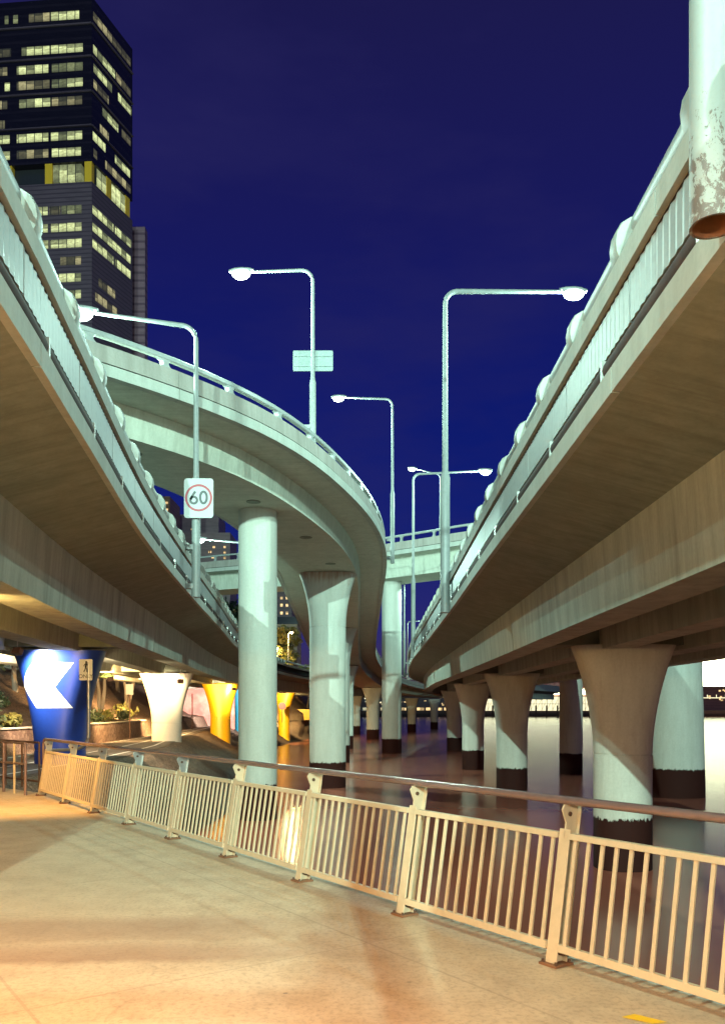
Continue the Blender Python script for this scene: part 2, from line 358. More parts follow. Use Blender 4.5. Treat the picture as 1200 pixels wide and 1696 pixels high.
class Path:
    """smooth 3-D centre line, sampled by arc length in plan"""
    def __init__(s, ctrl, step=0.25):
        P = [Vector((*c, 0)) if len(c) == 2 else Vector(c) for c in ctrl]
        P = [2 * P[0] - P[1]] + P + [2 * P[-1] - P[-2]]
        pts = []
        for i in range(1, len(P) - 2):
            a, b, c, d = P[i - 1:i + 3]; m = max(2, int((c - b).length / step))
            t1 = (c - a) * 0.5; t2 = (d - b) * 0.5
            la, lb, lc = (b - a).length, (c - b).length, (d - c).length
            t1 = ((b - a) / la / 1.0 * lc * 0 + (c - a) / (la + lb)) * lb; t2 = ((d - b) / (lb + lc)) * lb
            for k in range(m):
                t = k / m; t_2, t_3 = t * t, t * t * t
                pts.append((2 * t_3 - 3 * t_2 + 1) * b + (t_3 - 2 * t_2 + t) * t1 + (-2 * t_3 + 3 * t_2) * c + (t_3 - t_2) * t2)
        pts.append(P[-2]); s.p = pts; s.s = [0.0]
        for a, b in zip(pts, pts[1:]): s.s.append(s.s[-1] + (b.xy - a.xy).length)
        s.L = s.s[-1]
    def at(s, d):
        d = min(max(d, 0), s.L - 1e-4); import bisect
        i = min(max(bisect.bisect_right(s.s, d) - 1, 0), len(s.p) - 2)
        f = (d - s.s[i]) / max(1e-9, s.s[i + 1] - s.s[i]); p = s.p[i].lerp(s.p[i + 1], f)
        j0, j1 = max(i - 2, 0), min(i + 3, len(s.p) - 1)
        t = s.p[j1] - s.p[j0]; t.z = 0; t.normalize()
        return p, t, Vector((t.y, -t.x, 0))
    def s_at_y(s, y):
        for i in range(len(s.p) - 1):
            if s.p[i].y <= y <= s.p[i + 1].y or s.p[i].y >= y >= s.p[i + 1].y: return s.s[i]
        return s.L
    def sweep(s, mb, prof, s0, s1, step=1.0, sgn=1, cap=True, dz=0.0):
        n = max(1, int(math.ceil((s1 - s0) / step))); rings = []
        for i in range(n + 1):
            p, t, nr = s.at(s0 + (s1 - s0) * i / n)
            rings.append([p + nr * (u * sgn) + Vector((0, 0, v + dz)) for u, v in prof])
        return mb.loft(rings, cap)
def rect(u0, u1, v0, v1): return [(u0, v0), (u1, v0), (u1, v1), (u0, v1)]
def circ(u, v, r, n=10): return [(u + r * math.cos(2 * math.pi * k / n), v + r * math.sin(2 * math.pi * k / n)) for k in range(n)]

def text_mesh(name, txt, size, mat, parent, origin, right, up, thick=0.004, spacing=1.0):
    cu = bpy.data.curves.new(name, 'FONT'); cu.body = txt; cu.size = size; cu.align_x = 'CENTER'; cu.align_y = 'CENTER'; cu.extrude = thick; cu.space_character = spacing
    to = bpy.data.objects.new(name + '_tmp', cu); COL.objects.link(to)
    dg = bpy.context.evaluated_depsgraph_get(); me = bpy.data.meshes.new_from_object(to.evaluated_get(dg))
    bpy.data.objects.remove(to)
    right, up = Vector(right).normalized(), Vector(up).normalized(); fw = right.cross(up)
    for v in me.vertices: v.co = Vector(origin) + right * v.co.x + up * v.co.y + fw * v.co.z
    o = bpy.data.objects.new(name, me); me.materials.append(mat); COL.objects.link(o); o.parent = parent
    return o

# ------------------------------------------------------------------ ground, road, water
WZ = -2.98
EDGE = [(-9.5, 5), (-7.9, 19.9), (-7.4, 26), (-6.8, 33), (-6.3, 45), (-7.2, 60), (-8.8, 75), (-11.3, 105), (-9.5, 130), (-5.0, 150), (-5.0, 210), (-9, 260), (-12, 310), (-14, 400)]
def interp(tab, y):
    if y <= tab[0][1]: return tab[0][0]
    for (x0, y0), (x1, y1) in zip(tab, tab[1:]):
        if y <= y1: return x0 + (x1 - x0) * (y - y0) / (y1 - y0)
    return tab[-1][0]
WALLX = [(-15.3, 0), (-15.3, 36), (-15.9, 62), (-17.5, 90), (-17, 125), (-8.4, 140), (-8.0, 165), (-12, 210), (-14, 260), (-16, 310), (-18, 400)]
def bank_w(y): return 2.6 + 2.3 * min(1, max(0, (y - 30) / 28)) ** 1.0
def ground_z(x, y):
    xb = interp(EDGE, y); bw = bank_w(y)
    t = (xb - x) / bw
    if t < -0.6: return -5.0
    if t < 1: z = WZ + (0.0 - WZ) * max(t, -0.6) ** 1 if t > 0 else WZ + t * 2.5
    else: z = 0.0
    xw = interp(WALLX, y)
    if x < xw - 0.4 and y > 24: 
        d = xw - 0.4 - x; z = 1.05 + min(d, 1.6) * 0.12 + max(0, d - 1.6) * 0.62
        z += max(0, min(1, (y - 132) / 10)) * min(d, 5) * 0.5; z = min(z, 15 + d * 0.02)
    if y < 20: z = min(z, -0.25)
    return z
mb = MB(); xs = [-120 + i * 4 for i in range(20)] + [-40 + i * 1.0 for i in range(20)] + [-20 + i * 0.5 for i in range(44)] + [2 + i * 4 for i in range(32)]
ys = [-30, -10, 0, 10] + [16 + i * 1.0 for i in range(80)] + [96 + i * 6 for i in range(48)]
def gj(x, y, z): return z + (0.10 * math.sin(x * 2.3 + y * 1.7) * math.sin(y * 2.9 - x) + random.uniform(-.06, .06)) * (1 if (z < -0.15 or z > 0.9) else 0)
vs_ = [(x, y, gj(x, y, ground_z(x, y))) for y in ys for x in xs]; nx = len(xs)
fs_ = [(j * nx + i, j * nx + i + 1, (j + 1) * nx + i + 1, (j + 1) * nx + i) for j in range(len(ys) - 1) for i in range(nx - 1)]
mb.add(vs_, fs_); tag(mb.build('ground', M['ground'], smooth=True), None, None, None, 'structure')
mb = MB(); mb.add([(-60, -40, WZ), (900, -40, WZ), (900, 1400, WZ), (-60, 1400, WZ)], [(0, 1, 2, 3)])
tag(mb.build('river_water', M['water']), None, None, None, 'structure')
# road under the left viaduct with its painted lines
def strip(l0, l1, z, ys_): 
    m = MB(); v = []
    for y in ys_: v += [(l0(y), y, z), (l1(y), y, z)]
    return m.add(v, [(2 * i, 2 * i + 1, 2 * i + 3, 2 * i + 2) for i in range(len(ys_) - 1)])
ry = [22 + i * 3 for i in range(44)]
rl = lambda y: interp(WALLX, y) + 0.45
rr = lambda y: interp(EDGE, y) - bank_w(y) - 0.35
tag(strip(rl, rr, 0.03, ry).build('road', M['asphalt']), None, None, None, 'structure')
tag(strip(lambda y: rr(y) - 0.75, lambda y: rr(y) - 0.6, 0.036, ry).build('edge_line', M['white']), None, None, None, 'structure')
tag(strip(lambda y: (rl(y) + rr(y)) / 2, lambda y: (rl(y) + rr(y)) / 2 + 0.13, 0.036, ry).build('centre_line', M['white']), None, None, None, 'structure')
m_ = MB()
for i in range(60):
    y = 30 + i * 1.0; m_.box((rl(y) + 0.35, y, 0.036), (0.14, 0.5, 0.006))
tag(m_.build('dashed_line', M['white']), None, None, None, 'structure')
# promenade slab
P0 = Vector((1.53, 6.87, 0)); STEP = Vector((-1.154, 1.654, 0)); FD = STEP.normalized(); FN = Vector((FD.y, -FD.x, 0))   # FN points to the river
fa = P0 - FD * 40 + FN * 0.30; fb = P0 + STEP * 8 + FD * 0.35 + FN * 0.30
mb = MB(); mb.prism([(fb.x, fb.y), (-12, 24.4), (-40, 44), (-40, -30), (fa.x, fa.y)], -0.6, 0.0)
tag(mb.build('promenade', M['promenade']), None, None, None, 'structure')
mb = MB(); a, b = P0 - FD * 40 + FN * 0.33, P0 + STEP * 8 + FN * 0.33
mb.add([], [])
c = (a + b) / 2; mb.box((c.x + FN.x * 0.2, c.y + FN.y * 0.2, -2.9), (0.4, (b - a).length, 5.5), math.atan2(-FD.x, FD.y))
tag(mb.build('seawall', M['pier']), None, None, None, 'structure')
# yellow paint mark at the near corner of the path
mb = MB()
for pts in ([(1.75, 5.72), (1.92, 5.60), (2.03, 5.63), (1.86, 5.78)], [(1.98, 5.52), (2.12, 5.40), (2.2, 5.46), (2.05, 5.58)]):
    mb.add([(x, y, 0.004) for x, y in pts], [(0, 1, 2, 3)])
tag(mb.build('paint_mark', M['yellow']), None, None, None, 'structure')

# ------------------------------------------------------------------ viaducts
RIGHT = Path([(2.35, -28), (2.6, -6), (2.75, 7), (2.85, 13), (2.98, 21), (3.2, 31), (3.5, 50), (3.75, 65), (4.9, 90), (6.8, 110), (12, 140), (21, 170), (35, 200)], 0.5)
LEFT = Path([(-1.2, -28), (-2.3, -6), (-3.35, 7.5), (-3.85, 11.4), (-4.9, 19.2), (-5.75, 28), (-6.75, 40), (-7.95, 54), (-9.0, 75), (-9.4, 93), (-7.4, 115), (-2.5, 140), (5, 165), (17, 195)], 0.5)

def post_profile():
    return [(0.03, 4.93), (-0.01, 5.02), (-0.02, 5.12), (0.0, 5.24), (0.06, 5.34), (0.16, 5.40), (0.28, 5.41), (0.36, 5.36), (0.38, 5.20), (0.38, 4.93)]
def viaduct(name, label, path, sgn, dh, pier_s, ext0):
    t = thing(name, label, 'viaduct', (path.at(30)[0].x, path.at(30)[0].y, 0))
    e = H(dh); s0, s1 = 0.0, path.L
    def sw(prof, nm, mat, a=s0, b=s1, step=1.5, **k):
        m = MB(); path.sweep(m, prof, a, b, step, sgn, dz=e); return m.build(nm, mat, t, **k)
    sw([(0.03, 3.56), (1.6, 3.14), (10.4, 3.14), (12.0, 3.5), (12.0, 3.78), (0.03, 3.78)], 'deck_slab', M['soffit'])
    sw([(0.45, 3.785), (11.6, 3.785), (11.6, 3.83), (0.45, 3.83)], 'road_surface', M['deckroad'])
    # white edge beam in lengths, with open joints
    m = MB(); s = s0
    while s < s1: path.sweep(m, rect(0.0, 0.34, 3.54, 3.83), s, min(s + 7.47, s1), 1.5, sgn, dz=e); s += 7.5
    m.build('edge_beam', M['pale'], t)
    sw(rect(0.30, 0.5, 3.83, 4.62), 'back_wall', M['gap'])
    m = MB(); path.sweep(m, circ(0.14, 3.97, 0.115, 12), s0, s1, 1.0, sgn, dz=e)
    pipe = m.build('drain_pipe', M['pipe'], t, smooth=True)
    s = 29.0
    while s < min(s1, 110):
        m = MB(); p, tt, nr = path.at(s); m.box(p + nr * (0.17 * sgn) + Vector((0, 0, 3.96 + e)), (0.30, 0.06, 0.25), math.atan2(tt.y, tt.x) - math.pi / 2); s += 3.0
        sub(m, 'pipe_clamp', M['galv'], pipe)
    # ribbed metal panels
    m = MB(); s = 10.0; k = 0
    while s < 118:
        L = 2.96; n = 34; rings = []
        for i in range(n + 1):
            p, tt, nr = path.at(s + L * i / n); u = 0.055 + (0.016 if i % 2 else 0.0)
            rings.append([p + nr * (uu * sgn) + Vector((0, 0, v + e)) for uu, v in rect(u, u + 0.03, 4.10, 4.61)])
        m.loft(rings); s += 3.0
    m.build('barrier_panel', M['panel'], t)
    sw(rect(0.07, 0.3, 4.61, 4.65), 'shadow_joint', M['gap'])
    m = MB(); s = s0
    while s < s1: path.sweep(m, [(0.0, 4.65), (0.42, 4.65), (0.42, 4.90), (0.36, 4.94), (0.05, 4.94), (0.0, 4.90)], s, min(s + 5.98, s1), 1.5, sgn, dz=e); s += 6.0
    m.build('kerb', M['pale'], t)
    sw([(0.16, 5.27), (0.19, 5.22), (0.30, 5.22), (0.34, 5.27), (0.34, 5.36), (0.30, 5.41), (0.19, 5.41), (0.16, 5.36)], 'barrier_rail', M['steel_white'], smooth=True)
    s = 22.0; c = 0
    while s < 128 and c < 60:
        m = MB(); rings = []
        for q, sc in ((-0.12, 0.82), (-0.09, 1.0), (0.09, 1.0), (0.12, 0.82)):
            p, tt, nr = path.at(s + q)
            rings.append([p + nr * ((0.2 + (u - 0.2) * (0.6 + 0.4 * sc)) * sgn) + Vector((0, 0, 4.93 + (v - 4.93) * (0.86 + 0.14 * sc) + e)) for u, v in post_profile()])
        m.loft(rings); m.build('rail_post', M['poststeel'], t, smooth=True); s += 2.2; c += 1
    sw(rect(11.7, 12.05, 3.5, 4.9), 'far_parapet', M['pale'])
    # girders span by span
    cuts = [s0] + pier_s + [s1]
    for u0 in (1.6, 4.2, 6.8, 9.4):
        m = MB()
        for a, b in zip(cuts, cuts[1:]):
            path.sweep(m, [(u0 + 0.10, 1.82), (u0 + 0.95, 1.82), (u0 + 0.80, 3.16), (u0, 3.16)], a + 0.045, b - 0.045, 1.5, sgn, dz=e)
        g = m.build('girder', M['girder'], t)
    for ps in pier_s:
        p, tt, nr = path.at(ps); m = MB()
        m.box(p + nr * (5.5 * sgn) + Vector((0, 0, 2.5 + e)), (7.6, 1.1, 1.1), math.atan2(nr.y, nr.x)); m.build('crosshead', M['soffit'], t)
    return t
ry_ = [6, 27.1, 49.4, 70, 99, 125]
right_s = [RIGHT.s_at_y(y) for y in ry_]
ly_ = [9, 31.5, 52.5, 76, 99, 122]
left_s = [LEFT.s_at_y(y) for y in ly_]
viaduct('right_viaduct', 'concrete viaduct on the right, its ribbed white barrier running beside the river', RIGHT, 1, 0.0, right_s, 0)
viaduct('left_viaduct', 'concrete viaduct on the left above the painted blue, cream and yellow piers', LEFT, -1, 0.25, left_s, 0)
for o in COL.objects:
    if o.name.split('.')[0] in ('right_viaduct', 'left_viaduct'): o.name = 'viaduct'

# curved ramp
RC = [(-60, 16, H(10.0)), (-32, 20.5, H(9.75)), (-19, 24.3, H(9.5)), (-12.6, 27.6, H(9.36)), (-9.1, 30.6, H(9.22)), (-6.6, 34.0, H(9.08)), (-4.75, 38.8, H(8.92)), (-3.1, 46, H(8.74)), (-2.3, 54, H(8.52)),
      (-2.25, 66, H(7.95)), (-2.3, 78, H(7.24)), (-2.35, 91, H(6.25)), (-2.1, 105, H(5.1)), (-0.8, 118, H(4.1)), (1.8, 135, H(3.1)), (7, 155, H(2.4)), (15, 178, H(2.0))]
RAMP = Path(RC, 0.5)
OVER = Path([(-70, 146, H(15.6)), (-45, 129, H(15.4)), (-19, 110.5, H(15.0)), (0, 96.3, H(14.0)), (7, 91, H(14.0)), (13, 86.5, H(14.1)), (26, 77, H(14.2)), (60, 52, H(14.5))], 0.5)
def box_bridge(name, label, path, sgn, hw, cw, web, fas, par, rail0, rail1, post0, post1, pstep):
    t = thing(name, label, 'bridge', (path.at(path.L * .4)[0].x, path.at(path.L * .4)[0].y, 0)); L = path.L
    def sw(prof, nm, mat, step=1.0, seg=None, **k):
        m = MB()
        if seg:
            s = 0.0
            while s < L: path.sweep(m, prof, s, min(s + seg - 0.03, L), step, sgn); s += seg
        else: path.sweep(m, prof, 0, L, step, sgn)
        return m.build(nm, mat, t, **k)
    sw([(-bw, 0) for bw in (hw - 0.08,)] + [(hw - 0.08, 0), (hw + 0.05, web), (-hw - 0.05, web)], 'box_girder', M['rampbox'])
    sw([(-cw + 0.04, web + 0.05), (-hw, web - 0.004), (hw, web - 0.004), (cw - 0.04, web + 0.05), (cw - 0.04, web + fas), (-cw + 0.04, web + fas)], 'deck_slab', M['rampbox'])
    for g in (1, -1):
        m = MB(); s = 0.0
        while s < L: path.sweep(m, [(g * cw, web), (g * (cw - 0.3), web), (g * (cw - 0.3), web + fas), (g * cw, web + fas)], s, min(s + 8.97, L), 1.0, sgn); s += 9
        m.build('edge_beam', M['pale'], t)
        m = MB(); path.sweep(m, [(g * (cw - 0.14), web + fas), (g * (cw - 0.3), web + fas), (g * (cw - 0.3), web + fas + 0.06), (g * (cw - 0.14), web + fas + 0.06)], 0, L, 1.0, sgn); m.build('shadow_joint', M['gap'], t)
        m = MB(); s = 0.0; a = web + fas + 0.06
        while s < L: path.sweep(m, [(g * (cw - 0.05), a), (g * (cw - 0.35), a), (g * (cw - 0.35), a + par), (g * (cw - 0.08), a + par)], s, min(s + 2.985, L), 1.0, sgn); s += 3
        m.build('parapet', M['parapet'], t)
        m = MB(); c_ = g * (cw - 0.2)
        path.sweep(m, [(c_ - 0.1, rail0 + 0.03), (c_ - 0.07, rail0), (c_ + 0.07, rail0), (c_ + 0.1, rail0 + 0.03), (c_ + 0.1, rail1 - 0.03), (c_ + 0.07, rail1), (c_ - 0.07, rail1), (c_ - 0.1, rail1 - 0.03)], 0, L, 1.0, sgn)
        m.build('rail', M['steel_white'], t, smooth=True)
        if g == 1:
            s = post0; a = web + fas + 0.06 + par; k = 0
            while s < post1 and k < 90:
                m = MB(); rings = []; hh = rail0 - a
                for f, hw_ in ((0, 0.20), (0.18, 0.135), (0.4, 0.105), (0.6, 0.105), (0.82, 0.135), (1.02, 0.24)):
                    p, tt, nr = path.at(s); z = Vector((0, 0, a + hh * f))
                    rings.append([p + nr * (sgn * (c_ + uu)) + tt * w_ + z for uu, w_ in ((-0.1, -hw_), (0.1, -hw_), (0.1, hw_), (-0.1, hw_))])
                m.loft(rings); m.build('rail_post', M['steel_white'], t); s += pstep; k += 1
    # round inspection covers let into the soffit
    if name == 'ramp':
        for q in range(4):
            p, tt, nr = path.at(RAMP.s_at_y(31) + q * 7); m = MB()
            cc = p + nr * 0.6; m.loft([[cc + Vector((0.32 * math.cos(a_ * .3927), 0.32 * math.sin(a_ * .3927), zz)) for a_ in range(16)] for zz in (-0.025, 0.02)]); m.build('soffit_cover', M['soffit'], t)
    return t
s_a = RAMP.s_at_y(24); s_b = RAMP.s_at_y(120)
box_bridge('ramp', 'curved ramp on tall columns sweeping between the two viaducts', RAMP, 1, 2.0, 3.85, 1.05, 0.36, 0.56, 2.28, 2.46, s_a - 8, s_b, 2.3)
box_bridge('overpass', 'highest bridge crossing behind the curved ramp, on a slim round column', OVER, 1, 2.4, 4.2, 2.0, 0.45, 0.8, 3.85, 4.05, 10, 150, 4.0)
for o in list(COL.objects):
    if o.parent is None and o.name in ('ramp', 'overpass'): o.name = 'bridge_ramp' if o.name == 'ramp' else 'overpass'

# ------------------------------------------------------------------ piers and columns
def pier(x, y, top, joint, w, flare, mat, label, nr, bottom=-5.2, group=None, name='bridge_pier', depth=None, power=1.9, taper=0.0):
    t = thing(name, label, 'pier', (x, y, bottom), group)
    d = depth or w; ang = math.atan2(nr[1], nr[0]); n = 40
    def ring(z, a, b, sq=2.6):
        r = []
        for k in range(n):
            q = 2 * math.pi * k / n; cx, sx = math.cos(q), math.sin(q)
            cx = math.copysign(abs(cx) ** (2 / sq), cx); sx = math.copysign(abs(sx) ** (2 / sq), sx)
            u, v = cx * a / 2, sx * b / 2
            r.append(Vector((x + u * math.cos(ang) - v * math.sin(ang), y + u * math.sin(ang) + v * math.cos(ang), z)))
        return r
    rings = []
    zs = [bottom, -1.5, joint - 0.02, joint - 0.02, joint + 0.02, joint + 0.02] if flare else [bottom, -1.5, top]
    if flare:
        sq = 2.2
        rings = [ring(bottom, w, d, sq), ring(-1.4, w, d, sq), ring(joint - .025, w, d, sq), ring(joint - .02, w - .05, d - .05, sq), ring(joint + .02, w - .05, d - .05, sq), ring(joint + .025, w, d, sq)]
        for k in range(1, 19):
            f = k / 18; rings.append(ring(joint + (top - joint) * f, w + (flare - w) * f ** power, d, sq + 0.8 * f))
    else:
        sq = 2.0
        rings = [ring(bottom, w + taper, d + taper, sq), ring((bottom + top) / 2, w + taper / 2, d + taper / 2, sq), ring(top, w, d, sq)]
    m = MB().loft(rings)
    m.build('shaft', mat, t, smooth=True)
    return t
GR = 'flared piers standing in the river under the right viaduct'
spec = [(27.1, 'nearest flared grey pier standing in the river behind the railing, under the right viaduct'), (49.4, 'second flared pier of the right viaduct, behind the nearest one'),
        (70, 'third flared pier of the right viaduct, half hidden at its right by the second'), (99, 'dark flared pier just left of the third pier of the right viaduct'), (125, 'fifth flared pier of the right viaduct, seen far off between the columns')]
for y, lab in spec:
    p, tt, nr = RIGHT.at(RIGHT.s_at_y(y)); q = p + nr * 5.15
    pier(q.x, q.y, H(1.95), H(-1.46), 1.78, 3.2, M['pier'], lab, nr, group=GR)
for (x, y, lab) in ((10.3, 177, 'small far pier left of the gap where the far bank shows'), (17.2, 203, 'farthest small pier in the river beyond the long row')):
    pier(x, y, H(1.95), H(-1.46), 1.8, 3.0, M['pier'], lab, (1, 0), group=GR)
pier(15.9, 64.5, H(7), 0, 1.74, None, M['pier'], 'plain round pier standing in the river between the two nearest flared piers', (1, 0), name='bridge_pier')
pier(17.9, 48.6, H(9), 0, 2.75, None, M['column'], 'broad tapering pier behind the nearest flared pier, at the right edge of the river view', (1, 0), name='bridge_pier', taper=0.75)
# the parallel deck those two rear piers carry, high above
BACK = Path([(20.5, -10), (18.6, 30), (17.6, 50), (16.2, 64), (14.8, 82), (14.5, 95)], 1.0)
# left viaduct piers
lp = [(31.5, M['blue'], 'blue painted pier with a white chevron, left of the walkers sign', 0.0), (52.5, M['cream'], 'cream floodlit pier between the blue and the yellow pier', -.2),
      (76, M['yellow'], 'yellow floodlit pier on the mulch bank beside the round column', -.2), (99, M['cyan'], 'light blue pier far off, showing just right of the round column', 0), (122, M['yellow'], 'far yellow pier glowing beyond the light blue one', 0)]
PX = {31.5: -11.25, 52.5: -12.15, 76: -12.75}
for y, mt, lab, dz in lp:
    p, tt, nr = LEFT.at(LEFT.s_at_y(y)); q = p - nr * 5.0
    x = PX.get(y, q.x); w_ = 1.8 if y < 90 else 1.6
    t = pier(x, y, H(2.1), H(-1.55) if y < 40 else H(-0.95), w_, 3.3, mt, lab, nr, group='painted piers of the left viaduct', power=1.7)
    if y == 31.5:
        # white chevron painted on the face towards the camera (follows the flared surface)
        top, joint, flare = H(2.1), H(-1.55), 3.3
        ang = math.atan2(nr[1], nr[0])
        def surf(u, z):
            f = max(0, (z - joint) / (top - joint)); a = (w_ + (flare - w_) * f ** 1.7) / 2 + 0.006; b = w_ / 2 + 0.006; sq = 2.2 + 0.8 * f
            uu = max(-0.999, min(0.999, u / a)); v = -b * (1 - abs(uu) ** sq) ** (1 / sq)
            uu *= a
            return (x + uu * math.cos(ang) - v * math.sin(ang), y + uu * math.sin(ang) + v * math.cos(ang), z)
        m = MB(); N = 26
        z0, z1, zt = H(-0.02), H(1.63), H(0.74)
        def row(z):
            if z < zt:
                f = (zt - z) / (zt - z0); return -1.15 + f * 0.52, (0.04 + f * 0.62)
            f = (z - zt) / (z1 - zt); return -1.15 + 0.42 * f ** 2, (0.04 + f * 0.66)
        zz = sorted(set([z0 + (z1 - z0) * i / N for i in range(N + 1)] + [zt])); nu = 16
        v_ = []
        for z in zz:
            a, b = row(z); v_ += [surf(a + (b - a) * k / nu, z) for k in range(nu + 1)]
        m.add(v_, [(i * (nu + 1) + k, i * (nu + 1) + k + 1, (i + 1) * (nu + 1) + k + 1, (i + 1) * (nu + 1) + k) for i in range(len(zz) - 1) for k in range(nu)])
        m.build('painted_chevron', M['white'], t)
# ramp columns
CG = 'tall pale columns carrying the curved ramp'
pier(-4.78, 38.6, H(9.0), 0, 1.75, None, M['column'], 'tall round column nearest the railing, carrying the curved ramp', (1, 0), name='bridge_column', group=CG)
pier(-2.22, 54, H(8.53), H(5.1), 2.32, 3.65, M['column_head'], 'tall column with a rust-stained flared head under the curved ramp', (1, 0), name='bridge_column', group=CG, depth=2.0)
pier(-2.3, 78, H(7.26), H(3.9), 2.25, 3.7, M['column'], 'flared ramp column half hidden directly behind the rust-stained one', (1, 0), name='bridge_column', group=CG, depth=2.0)
pier(-2.25, 104.5, H(5.13), H(2.2), 2.25, 3.6, M['column'], 'third flared column in line under the lower end of the ramp', (1, 0), name='bridge_column', group=CG, depth=2.0)
pier(1.65, 135, H(3.1), H(0.0), 2.0, 3.6, M['column'], 'short flared column in the river where the ramp comes down', (1, 0.2), name='bridge_column', group=CG, depth=1.8)
pier(-1.4, 160, H(2.35), H(-0.6), 2.0, 3.2, M['pier'], 'dark far column just left of the short flared one', (1, 0.3), name='bridge_column', group=CG, depth=1.8)
pier(3.25, 94, H(14.05), 0, 2.2, None, M['column'], 'slim round column carrying the high overpass, standing in the river at the centre', (1, 0), name='bridge_column')

# ------------------------------------------------------------------ street lamps
LG = 'street lamps along the elevated roads'
M['lamp_paint'] = paint('lamp_pole_paint', (0.20, 0.215, 0.21), 0.5, 0.35)
def lamp(x, y, h0, htop, ax, ay, rise, label, power, rbase=0.16, head=1.0, lens=True, mat=None, group=LG, col=COOL, split=0.42, bend=0.5, brk=True, lightr=0.18, down=False):
    """pole clamped to the deck edge; (ax, ay) is the reach of the arm"""
    mt = mat or M['lamp_paint']
    t = thing('street_lamp', label, 'street lamp', (x, y, H(h0)), group)
    z0, z1 = H(h0), H(htop); zs = z0 + (z1 - z0) * split
    m = MB(); r = rbase
    if mat is None:
        m.tube([(x, y, z0), (x, y, zs), (x, y, zs + 0.25), (x, y, z1 - bend)], [r, r * 0.95, r * 0.62, r * 0.5], 16)
    else:
        n = 28; ro, ri = r, r - 0.02
        ring = lambda rr_, z: [Vector((x + rr_ * math.cos(2 * math.pi * k / n), y + rr_ * math.sin(2 * math.pi * k / n), z)) for k in range(n)]
        m.loft([ring(ri, z0 + 1.2), ring(ri, z0), ring(ro, z0), ring(ro, zs), ring(ro * .62, zs + .25), ring(ro * .5, z1 - bend)], cap=False)
    pole = m.build('pole', mt, t, smooth=True)
    if mat is not None:
        m = MB(); n = 28; m.loft([[Vector((x + q * math.cos(2 * math.pi * k / n), y + q * math.sin(2 * math.pi * k / n), z)) for k in range(n)] for q, z in ((r - 0.021, z0 + 1.0), (r - 0.021, z0 + 0.003))], cap=False)
        sub(m, 'rusty_bore', M['rust'], pole, smooth=True)
    L = math.hypot(ax, ay); dx, dy = ax / L, ay / L; pts = []
    for k in range(9):
        q = math.pi / 2 * k / 8; pts.append((x + dx * bend * (1 - math.cos(q)), y + dy * bend * (1 - math.cos(q)), z1 - bend + bend * math.sin(q)))
    pts.append((x + ax, y + ay, z1 + rise))
    m = MB().tube(pts, [r * 0.5] * 9 + [r * 0.36], 12); m.build('arm', mt, t, smooth=True)
    ex, ey, ez = x + ax, y + ay, z1 + rise
    hd = MB(); n = 14; rings = []
    for f, wd, hh in ((-0.35, 0.06, 0.06), (-0.15, 0.16, 0.10), (0.15, 0.20, 0.13), (0.45, 0.19, 0.12), (0.70, 0.10, 0.07)):
        c = Vector((ex + dx * f * head, ey + dy * f * head, ez + 0.06))
        rings.append([c + Vector((-dy, dx, 0)) * wd * head * math.cos(2 * math.pi * k / n) + Vector((0, 0, 1)) * hh * head * math.sin(2 * math.pi * k / n) for k in range(n)])
    hd.loft(rings); ho = hd.build('lamp_head', mt, t, smooth=True)
    if lens:
        ln = MB(); rings = []
        for i in range(7):
            q = math.pi / 2 * i / 6; rr_ = math.cos(q) if i < 6 else 0.02
            rings.append([Vector((ex + dx * 0.2 * head, ey + dy * 0.2 * head, ez - 0.04 * head - 0.24 * head * math.sin(q))) + Vector((dx, dy, 0)) * 0.40 * head * rr_ * math.cos(2 * math.pi * k / n) + Vector((-dy, dx, 0)) * 0.30 * head * rr_ * math.sin(2 * math.pi * k / n) for k in range(n)])
        ln.loft(rings); sub(ln, 'lens', M['lens'] if col == COOL else M['warmlens'], ho, smooth=True)
    if brk:
        for zb in (0.35, 1.6):
            m = MB().box((x + dx * (r + 0.08), y + dy * (r + 0.08), z0 + zb), (0.3, 0.22, 0.16), math.atan2(dy, dx)); m.build('bracket', mt, t)
    if power:
        li = bpy.data.lights.new('lamp_light', 'SPOT' if down else 'POINT'); li.energy = power; li.color = col; li.shadow_soft_size = lightr
        if down: li.spot_size = R(164); li.spot_blend = 0.35
        lo = bpy.data.objects.new('lamp_light', li); COL.objects.link(lo); lo.parent = t
        lo.matrix_parent_inverse = Matrix.Translation(-Vector(t.location)); lo.location = (ex + dx * 0.2 * head, ey + dy * 0.2 * head, ez - 0.45 * head)
    return t
PW = 8000
lamp(2.58, 6.2, 3.53, 15.5, 4.6, 0.3, 0.4, 'white lamp pole with peeling paint and a rusty open foot, at the top right corner', 6500, 0.175, mat=M['peel'], brk=True, down=True)
lamp(3.05, 31.2, 3.50, 15.4, 4.7, 0.6, 0.25, 'tallest white street lamp, clamped to the barrier of the right viaduct', 7000, 0.18)
lamp(3.6, 60, 3.50, 16.6, 5.0, 0.5, 0.35, 'second white street lamp along the right viaduct, its pole thinner than the tallest one', PW, 0.16)
lamp(4.7, 95, 3.40, 15.5, 4.1, 0.4, 0.1, 'far street lamp beside the slim round column, arm crossing below the overpass', 9000, 0.14)
lamp(8.0, 150, 3.40, 15.3, 3.0, 0, 0.1, 'farthest street lamp of the right viaduct, a small star low in the gap', PW * .5, 0.14)
lamp(-5.35, 27.2, 3.55, 12.3, -3.45, -0.2, 0.35, 'white street lamp carrying the speed sign on the left viaduct', 8000, 0.145)
lamp(-2.6, 1.0, 3.55, 12.3, -3.4, 0, 0.35, 'street lamp of the left viaduct standing beside the viewer', 7000, 0.145, down=True)
